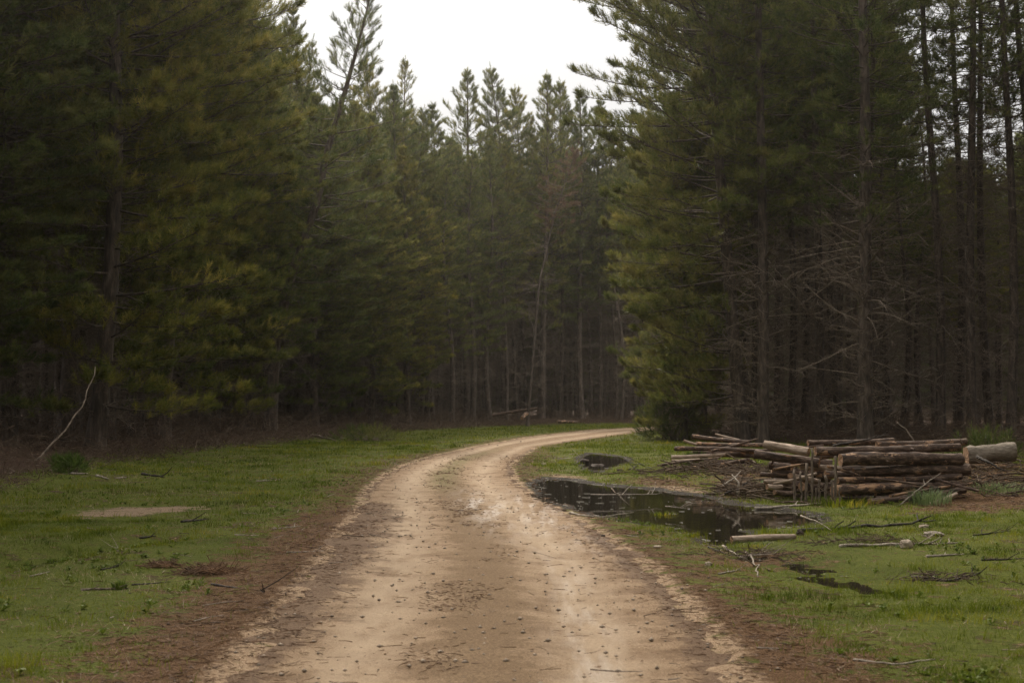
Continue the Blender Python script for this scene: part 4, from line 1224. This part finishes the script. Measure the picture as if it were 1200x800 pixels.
# slivers of bark and thin sticks fallen round the stacks
g = Geo(); PS = []
for cx_, cy_, sx, sy, n_ in ((7.2, 24.6, 1.6, .7, 260), (4.6, 24.6, .8, .8, 200), (5.0, 32.5, 1.1, 1.2, 420), (8.6, 27.5, 1.6, 1.6, 420), (3.9, 24.6, .35, .5, 120), (9.5, 24.5, .9, 1.4, 150)):
    x = rng.normal(cx_, sx, n_); y = rng.normal(cy_, sy, n_)
    a = rng.normal(0, .6, n_); ln = .15 + .8 * rng.random(n_) ** 2
    el = rng.normal(0, .22, n_)
    d = np.stack([np.cos(a) * np.cos(el), np.sin(a) * np.cos(el), np.sin(el)], 1)
    z = ground_h(x, y) + .02 + .28 * rng.random(n_) ** 2.5 * np.exp(-((x - cx_) / sx) ** 2 / 2) + .2 * np.abs(np.sin(el)) * ln
    c_ = np.stack([x, y, z], 1); k_ = (sdist(PUD1, x, y) > 0.2)
    p_ = np.stack([c_ - d * ln[:, None] / 2, c_ + rng.normal(size=(n_, 3)) * .03, c_ + d * ln[:, None] / 2], 1)[k_]
    tubes(g, p_, np.broadcast_to(np.array([1, .9, .6]), (len(p_), 3)) * (.006 + .014 * rng.random(len(p_)) ** 2)[:, None], 4)
tag(obj('bark_slivers', g.mesh('bark_slivers', M['brush'], False)), 'bark slivers and thin sticks littered round the log stacks', 'bark litter', None, 'stuff')

# stakes
def stake(px, ptop, pbot, Y, r_, label, lean=0.0, mt='grey_wood'):
    a = at(px, pbot, Y); b_ = at(px + lean, ptop, Y + 0.02)
    a[2] = gh(a[0], Y) - 0.08
    g = Geo(); S = 9; s = np.linspace(0, 1, S)[:, None]
    rr = np.random.default_rng(int(px * 13))
    pts = np.zeros((S, 3)) + (b_ - a) * s + rr.normal(size=(S, 3)) * 0.006
    tubes(g, pts, np.full(S, r_) * np.linspace(1, .85, S), 8, cap=True, rough=.2, seed=int(px))
    o = obj('stake', g.mesh('stake', M['twig']), loc=a)
    tag(o, label, 'stake', 'upright stakes holding the stacks')
stake(951.5, 524, 583, 22.75, .022, 'tallest stake, standing at the right end of the pale bare log')
stake(931, 550, 584, 22.9, .024, 'leftmost stake, a crooked one before the middle stack')
stake(945, 543, 584, 22.8, .026, 'stake close to the left of the tallest one')
stake(979, 534, 589, 22.5, .026, 'stake against the left ends of the front stack logs')
stake(975, 563, 589, 22.45, .018, 'thin short stake beside the one against the front stack ends')
stake(968, 557, 586, 22.6, .026, 'stake under the orange peeled log end')
stake(960, 562, 586, 22.7, .022, 'stake second to the left of the front stack')
stake(940, 552, 583, 22.85, .018, 'thin stake between the leftmost two', lean=-2)
stake(956, 571, 586, 22.7, .018, 'shortest stake, right of the tallest one')
stake(984, 570, 590, 22.35, .016, 'low thin stake in front of the front stack logs')

# ------------------------------------------------------------------ fallen branches
def branch(pts, r_, label, mt='grey_wood', twigs=4, name='fallen_branch', cat='branch', group=None, onground=True, Ys=None, lift=0.0, tw=0.35):
    """pts: photograph positions along the branch; on the ground, or at given distances Ys"""
    if Ys is None: W = np.array([P(a, b, r_ * 0.6 + lift) for a, b in pts])
    else: W = np.array([at(a, b, Y) for (a, b), Y in zip(pts, Ys)])
    o0 = W[0].copy(); W = W - o0
    rr = np.random.default_rng(int(pts[0][0] * 7 + pts[0][1] * 3))
    s = np.r_[0, np.cumsum(np.linalg.norm(np.diff(W, axis=0), axis=1))]; Lg = s[-1]
    S = 14; t = np.linspace(0, Lg, S)
    C = np.stack([np.interp(t, s, W[:, i]) for i in range(3)], 1)
    C[1:-1] = (C[:-2] + C[1:-1] * 2 + C[2:]) / 4
    C += rr.normal(size=C.shape) * 0.012 * Lg * np.array([.6, .6, .25])
    g = Geo()
    tubes(g, C, r_ * np.linspace(1, .35, S), 7, cap=True, rough=.25, seed=int(pts[0][0]))
    for _ in range(twigs):
        i = rr.integers(2, S - 2); d = unit(C[i + 1] - C[i]) ; sv = unit(np.cross(d, [0, 0, 1.0])) * rr.choice([-1, 1])
        dd = unit(d * .7 + sv * rr.uniform(.3, .9) + np.array([0, 0, rr.uniform(.0, .7)]))
        l = Lg * tw * rr.uniform(.3, 1)
        tubes(g, np.stack([C[i], C[i] + dd * l * .5 + rr.normal(size=3) * .05 * l, C[i] + dd * l]), np.array([.5, .35, .18]) * r_, 5)
    o = obj(name, g.mesh(name, M[mt]), loc=o0)
    return tag(o, label, cat, group)
branch([(38, 543), (70, 512), (93, 480), (106, 452), (111, 430)], .028, 'long pale curved branch rising before the dark pine at the left', Ys=[32, 32.5, 33, 33.3, 33.6], twigs=1, tw=.1, mt='twig')
branch([(26, 548), (34, 566)], .028, 'short pale stub standing in the brush near the curved branch', Ys=[32, 30.5], twigs=0)
branch([(83, 556), (103, 556)], .035, 'short pale piece of wood on the grass below the curved branch', twigs=0)
branch([(113, 558), (127, 562)], .03, 'orange pale stick beside the short piece of wood', twigs=0)
branch([(136, 561), (148, 560)], .02, 'small forked white stick on the left grass edge', twigs=2)
branch([(165, 556), (193, 560)], .035, 'dark stick on the grass edge below the low bough', 'dark_wood', 1)
branch([(366, 511), (394, 517)], .06, 'brown log shaped branch on the grass edge left of the bend', 'twig', 1)
branch([(212, 612), (245, 609)], .018, 'dark stick with pale broken end in the middle of the left meadow', 'dark_wood', 1)
branch([(164, 631), (183, 629)], .014, 'short dark stick left of the middle of the meadow', 'dark_wood', 1)
branch([(138, 646), (158, 641)], .008, 'thin grey twig in the left meadow', twigs=2)
branch([(35, 676), (58, 670)], .009, 'pale straight twig near the swale', twigs=0)
branch([(118, 668), (140, 664)], .010, 'spidery dark twig in the left meadow', 'dark_wood', 4)
branch([(95, 692), (150, 690)], .013, 'broken stick with a pale orange left end in the left foreground', 'twig', 3)
branch([(155, 686), (200, 682)], .008, 'dark thin twig right of the broken stick', 'dark_wood', 2)
branch([(248, 686), (352, 702)], .012, 'long dark twig lying across the needle litter', 'dark_wood', 4)
branch([(320, 620), (352, 617)], .010, 'grey twig with side shoots by the left verge', twigs=4)
branch([(300, 564), (330, 563)], .014, 'pale twig on the far part of the left meadow', twigs=2)
branch([(275, 627), (303, 628)], .009, 'thin pale twig above the needle litter', twigs=2)
branch([(336, 648), (380, 646)], .009, 'pale needle covered twig at the inner edge of the litter', twigs=2)
branch([(450, 574), (471, 574)], .022, 'black stick lying on the left edge of the road', 'dark_wood', 1)
# around the puddle and stacks
branch([(935, 624), (985, 620), (1040, 617), (1096, 611)], .03, 'long dark branch stretching from the puddle across the right grass', 'dark_wood', 5, tw=.12)
branch([(938, 604), (956, 610), (975, 621)], .012, 'short leaning twig at the puddle end of the long dark branch', 'grey_wood', 1, Ys=[17.6, 17.2, 16.9])
branch([(885, 597), (925, 594), (962, 591)], .028, 'bare branch lying along the near bank of the stacks', 'grey_wood', 2)
branch([(984, 641), (1030, 640), (1075, 639), (1130, 637)], .022, 'broken pale branch beside the pale chunk of wood', 'grey_wood', 4, tw=.2)
branch([(1086, 653), (1130, 650)], .016, 'plain grey stick below the broken pale branch', 'grey_wood', 1)
branch([(1068, 677), (1112, 682), (1150, 672)], .016, 'dark crooked branch in the right foreground grass', 'dark_wood', 5, tw=.2)
branch([(1150, 657), (1200, 655)], .012, 'thin dark branch at the right edge of the grass', 'dark_wood', 3)
branch([(1140, 628), (1185, 622)], .012, 'twiggy branch near the right edge under the bank', 'dark_wood', 4)
branch([(1000, 774), (1050, 780), (1095, 773)], .009, 'long thin curved stick in the dark foreground grass', 'grey_wood', 1)
branch([(1054, 592), (1078, 572), (1102, 554)], .014, 'thin forked stick propped against the front stack', 'grey_wood', 2, Ys=[22.1, 22.3, 22.5], tw=.2)
branch([(1071, 517), (1062, 503), (1051, 495)], .016, 'pale bent stick standing up behind the stacks', 'grey_wood', 0, Ys=[24.6, 24.6, 24.6])
branch([(976, 522), (1010, 516), (1042, 509)], .022, 'dark forked branch rising from the top of the stacks', 'dark_wood', 3, Ys=[24, 24, 24.1], tw=.25)
branch([(1145, 535), (1160, 542), (1176, 551)], .03, 'dark stub leaning down before the big grey log', 'dark_wood', 1, Ys=[23.4, 23, 22.8], tw=.15)
branch([(1128, 520), (1124, 512)], .012, 'short upright twig at the right end of the front stack', 'twig', 0, Ys=[23.8, 23.8])
branch([(847, 569), (860, 560), (868, 552)], .02, 'bleached stick leaning in the debris heap by the puddle', 'grey_wood', 1, Ys=[24.4, 24.6, 24.8])
branch([(864, 579), (866, 566), (858, 556)], .03, 'stout bleached stub in the debris heap by the puddle', 'grey_wood', 0, Ys=[24.0, 24.0, 24.2])
branch([(850, 578), (866, 572), (880, 562)], .018, 'dark crossed stick in the debris heap by the puddle', 'dark_wood', 2, Ys=[24.1, 24.2, 24.3])
branch([(838, 569), (848, 573), (862, 582), (884, 590)], .016, 'thin branch trailing from the debris heap into the water', 'twig', 2)
branch([(692, 589), (735, 589), (776, 587)], .014, 'bare branch floating in the middle of the puddle', 'grey_wood', 5, Ys=None, lift=.12)
branch([(668, 602), (692, 606), (722, 606)], .018, 'pale branch stranded on the near shore of the puddle', 'grey_wood', 2)
branch([(780, 603), (804, 606)], .008, 'star shaped twig standing in the puddle', 'grey_wood', 6, lift=.12, tw=.6)
branch([(716, 572), (738, 592)], .010, 'thin twig arching out of the puddle', 'twig', 2, Ys=[22.6, 22.0])
branch([(846, 640), (872, 655), (900, 646)], .014, 'tangled twig on the mud in front of the pale puddle log', 'grey_wood', 5)
branch([(875, 648), (885, 660), (888, 676)], .012, 'forked pale twig on the near mud', 'grey_wood', 2)
branch([(655, 538), (700, 537), (738, 537)], .016, 'pale reed like stick over the small far puddle', 'grey_wood', 2, tw=.1)
branch([(738, 551), (752, 544), (762, 550)], .02, 'arched dark branch right of the small far puddle', 'dark_wood', 3, tw=.15)
branch([(842, 673), (868, 668)], .010, 'grey twig on the verge right of the road', 'grey_wood', 2)
branch([(830, 641), (850, 649)], .010, 'dark sunken twig at the tip of the puddle', 'dark_wood', 3)
branch([(1102, 640), (1085, 628)], .008, 'fine twig above the broken pale branch', 'twig', 2)

# chunks: angular stones / wood chips / clods --------------------------
def chunk(px, py, wpx, hpx, mt, label, cat, name, group=None, dpx=None):
    p = P(px, py); sc = p[1] / F
    w_, h_ = wpx * sc, hpx * sc; dpt = (dpx or wpx * 0.7) * sc
    rr = np.random.default_rng(int(px * 31 + py))
    import bmesh
    bm = bmesh.new(); bmesh.ops.create_icosphere(bm, subdivisions=3, radius=1)
    for v in bm.verts:
        c = np.array(v.co); n_ = 1 + 0.35 * (float(fbm(np.array([c[0] * 1.6 + px]), np.array([c[1] * 1.6 + c[2] * 1.3]), 3)[0]) - .5) * 2 + 0.05 * rr.normal()
        c = np.sign(c) * np.abs(c) ** 0.8 * n_
        v.co = Vector((c[0] * w_ / 2, c[1] * dpt / 2, c[2] * h_ * 0.6))
    me = bpy.data.meshes.new(name); bm.to_mesh(me); bm.free(); me.materials.append(M[mt])
    o = obj(name, me, loc=(p[0], p[1], p[2] + h_ * 0.3)); o.rotation_euler = (0, 0, rr.uniform(-.4, .4))
    return tag(o, label, cat, group)
chunk(1062, 642, 15, 11, 'pale_stone', 'pale jagged chunk of wood beside the broken branch', 'wood chunk', 'wood_chunk')
chunk(1084, 618, 13, 4, 'pale_stone', 'flat pale chip on the grass below the front stack', 'wood chip', 'wood_chip')
chunk(1094, 628, 22, 6, 'grey_wood', 'pinkish broken slab of bark below the pale chip', 'bark slab', 'bark_slab')
chunk(938, 627, 8, 6, 'clod', 'dark clod at the right tip of the puddle', 'clod', 'earth_clod')
chunk(707, 629, 5, 3, 'clod', 'small dark stone on the right edge of the road', 'stone', 'stone')
chunk(368, 739, 20, 5, 'clod', 'dark flat clod on the left of the near road', 'clod', 'earth_clod')
chunk(538, 601, 14, 4, 'clod', 'largest black clod of the row on the road centre strip', 'clod', 'earth_clod')
chunk(526, 597, 8, 3, 'clod', 'small black clod at the back of the row on the road centre strip', 'clod', 'earth_clod')
chunk(556, 600, 12, 3.5, 'clod', 'black clod at the right end of the row on the road centre strip', 'clod', 'earth_clod')
chunk(540, 605, 12, 3, 'clod', 'front black clod of the row on the road centre strip', 'clod', 'earth_clod')
chunk(578, 604, 4, 3, 'clod', 'tiny dark stone right of the row of black clods', 'stone', 'stone')
chunk(685, 543, 12, 6, 'clod', 'dark rotten stump lying in the small far puddle', 'stump', 'tree_stump')
chunk(700, 549, 18, 6, 'clod', 'black root lump at the near side of the small far puddle', 'root lump', 'root_lump')
chunk(637, 545, 6, 3, 'pale_stone', 'small pale stone on the grass left of the small far puddle', 'stone', 'stone')
chunk(770, 641, 10, 2.5, 'pale_stone', 'flat pale stone on the right verge', 'stone', 'stone')
chunk(830, 663, 8, 5, 'pale_stone', 'pale orange leaf shaped chip on the right verge', 'wood chip', 'wood_chip')

# ------------------------------------------------------------------ bushes and tufts
def tuft(px, py, n_, h_, mt, label, cat, name, rad=.12, wd=.008, group=None):
    p = P(px, py); rr = np.random.default_rng(int(px * 3 + py))
    a = rr.random(n_) * 6.283; b_ = rr.random(n_) ** .5 * rad
    b0 = np.stack([np.cos(a) * b_, np.sin(a) * b_, np.full(n_, -.02)], 1)
    hh = h_ * (.4 + .6 * rr.random(n_)); a2 = a + rr.normal(0, .5, n_); ln = hh * (.15 + .8 * rr.random(n_))
    ld = np.stack([np.cos(a2), np.sin(a2), np.zeros(n_)], 1); up = np.array([0, 0, 1.])
    s = np.stack([-np.sin(a2), np.cos(a2), np.zeros(n_)], 1) * wd / 2
    m1 = b0 + ld * (ln * .25)[:, None] + up * (hh * .6)[:, None]; tp = b0 + ld * ln[:, None] + up * (hh * (.75 + .25 * rr.random(n_)))[:, None]
    v = np.stack([b0 - s, b0 + s, m1 + s * .8, m1 - s * .8, tp], 1).reshape(-1, 3); i = np.arange(n_)[:, None] * 5
    g = Geo(); g.add(v, i + np.array([[0, 1, 2, 3]])); g.f.append(i + np.array([[3, 2, 4]]))
    return tag(obj(name, g.mesh(name, M[mt], False), loc=p), label, cat, group)
tuft(1090, 590, 260, .32, 'pale_grass', 'pale green grass tussock right of the front stack foot', 'grass tussock', 'grass_tussock', .32, .012)
tuft(1168, 578, 240, .28, 'pale_grass', 'bluish grass tussock on the bank under the big grey log', 'grass tussock', 'grass_tussock', .45, .012)
tuft(893, 577, 130, .34, 'pale_grass', 'spiky pale tussock left of the middle stack', 'grass tussock', 'grass_tussock', .12, .018)
tuft(915, 583, 120, .2, 'grass', 'green tussock under the left foot of the middle stack', 'grass tussock', 'grass_tussock', .3, .012)
tuft(990, 592, 300, .2, 'grass', 'green tussock in front of the left end of the front stack', 'grass tussock', 'grass_tussock', .55, .012)
tuft(880, 640, 160, .1, 'grass', 'small tussock just below the pale puddle log', 'grass tussock', 'grass_tussock', .25, .008)
tuft(778, 603, 120, .09, 'grass', 'green tuft growing out of the puddle', 'grass tussock', 'grass_tussock', .2, .009)
tuft(140, 690, 60, .13, 'weed', 'dark green weed in the left foreground meadow', 'weed', 'weed', .05, .016)
tuft(193, 660, 60, .09, 'weed', 'low dark weed in the middle of the left meadow', 'weed', 'weed', .06, .014)

def bush(px, py, W, H, n_, mt, label, name='bush', cat='bush', sc=.6, Y=None):
    p = P(px, py)
    if Y: q = at(px, py, Y); p = np.array([q[0], Y, gh(q[0], Y)])
    rr = np.random.default_rng(int(px + py * 5))
    root = bpy.data.objects.new(name, None); COL.objects.link(root); root.location = p
    tag(root, label, cat)
    a = rr.random(n_) * 6.283; c = rr.random(n_)
    rad = W / 2 * np.sqrt(rr.random(n_)) * np.sqrt(1 - (c * .85) ** 2)
    pos = np.stack([np.cos(a) * rad, np.sin(a) * rad, H * c * (.75 + .4 * fbm(np.cos(a) * 2 + px, np.sin(a) * 2, 5))], 1)
    d = pos / np.array([W / 2, W / 2, H]) + np.array([0, 0, .6]) + rr.normal(size=pos.shape) * .35
    g = Geo(); place_shoots(g, pos, d, sc * (.6 + .8 * rr.random(n_)), 'hi', rr)
    obj('foliage', g.mesh('foliage', M[mt], False), root)
    g = Geo(); k = min(n_, 60)
    b0 = np.zeros((k, 3)); b0[:, :2] = rr.normal(size=(k, 2)) * .08 * W
    tubes(g, np.stack([b0, pos[:k] * .55 + b0 * .45, pos[:k]], 1), np.broadcast_to(np.array([.014, .009, .005]), (k, 3)), 4)
    obj('stems', g.mesh('stems', M['twig']), root)
    return root
bush(786, 512, 3.2, 1.6, 420, 'needles', 'dark green pine seedling bush where the road disappears', sc=1.1, Y=64)
bush(82, 554, 0.7, .22, 120, 'weed', 'low bright green weedy bush below the curved branch', sc=.6)
bush(430, 516, 3.0, .5, 200, 'needles', 'flat dark green bush on the left verge before the bend', sc=.8)
bush(1158, 513, 1.7, .7, 130, 'needles', 'green bush on the bank behind the big grey log', sc=.8, Y=33)
bush(815, 531, .5, .3, 90, 'weed', 'small leafy weed before the far stack', sc=.5, Y=34)

def heap(px, py, W, D, H, n_, mt, label, cat, name):
    p = P(px, py); rr = np.random.default_rng(int(px * 3 + py))
    x = rr.normal(0, W / 4, n_); y = rr.normal(0, D / 4, n_)
    a = rr.normal(0, .7, n_); el = rr.normal(.05, .35, n_); ln = .06 + .22 * rr.random(n_) ** 1.5
    d = np.stack([np.cos(a) * np.cos(el), np.sin(a) * np.cos(el), np.sin(el)], 1)
    c_ = np.stack([x, y, .01 + H * rr.random(n_) * np.exp(-(x / W * 3) ** 2)], 1)
    pts_ = np.stack([c_ - d * ln[:, None] / 2, c_ + rr.normal(size=(n_, 3)) * .012, c_ + d * ln[:, None] / 2], 1)
    g = Geo(); tubes(g, pts_, np.broadcast_to(np.array([1, .9, .5]), (n_, 3)) * (.002 + .004 * rr.random(n_))[:, None], 4)
    return tag(obj(name, g.mesh(name, M[mt], False), loc=p), label, cat)
heap(245, 672, .55, .4, .06, 330, 'needle_litter', 'low heap of brown dead fronds in the left meadow', 'frond heap', 'frond_heap')
heap(192, 664, .4, .3, .04, 110, 'needle_litter', 'thin scatter of brown fronds left of the frond heap', 'frond heap', 'frond_heap')
heap(1110, 680, 1.0, .6, .06, 90, 'brush', 'flat tangle of brown twigs in the right foreground grass', 'twig heap', 'twig_heap')
heap(1015, 637, 1.3, .6, .09, 130, 'brush', 'heap of brown bracken at the left end of the broken pale branch', 'twig heap', 'twig_heap')
heap(862, 578, 1.0, .9, .28, 240, 'twig', 'debris heap of small sticks at the water edge left of the stakes', 'twig heap', 'twig_heap')
heap(890, 652, 1.3, .9, .05, 110, 'brush', 'brown twig scatter on the mud below the pale puddle log', 'twig heap', 'twig_heap')

# ------------------------------------------------------------------ thin haze volume, added for a warm glow round the crowns
GLOW_HAZE = 0.00038
if GLOW_HAZE:
    g = Geo()
    X0, X1, Y0, Y1, Z0, Z1 = -260, 260, -120, 330, -3, 36
    v = [(x_, y_, z_) for z_ in (Z0, Z1) for y_ in (Y0, Y1) for x_ in (X0, X1)]
    g.add(v, [(0, 2, 3, 1), (4, 5, 7, 6), (0, 1, 5, 4), (2, 6, 7, 3), (0, 4, 6, 2), (1, 3, 7, 5)])
    hm = bpy.data.materials.new('glow_haze'); hm.use_nodes = True
    t = hm.node_tree; t.nodes.clear()
    o_ = N(t, 'ShaderNodeOutputMaterial'); pv = N(t, 'ShaderNodeVolumePrincipled')
    pv.inputs['Color'].default_value = (1.0, 0.95, 0.86, 1); pv.inputs['Density'].default_value = GLOW_HAZE; pv.inputs['Anisotropy'].default_value = 0.82
    t.links.new(pv.outputs[0], o_.inputs['Volume'])
    tag(obj('glow_haze', g.mesh('glow_haze', hm, False)), kind='stuff')
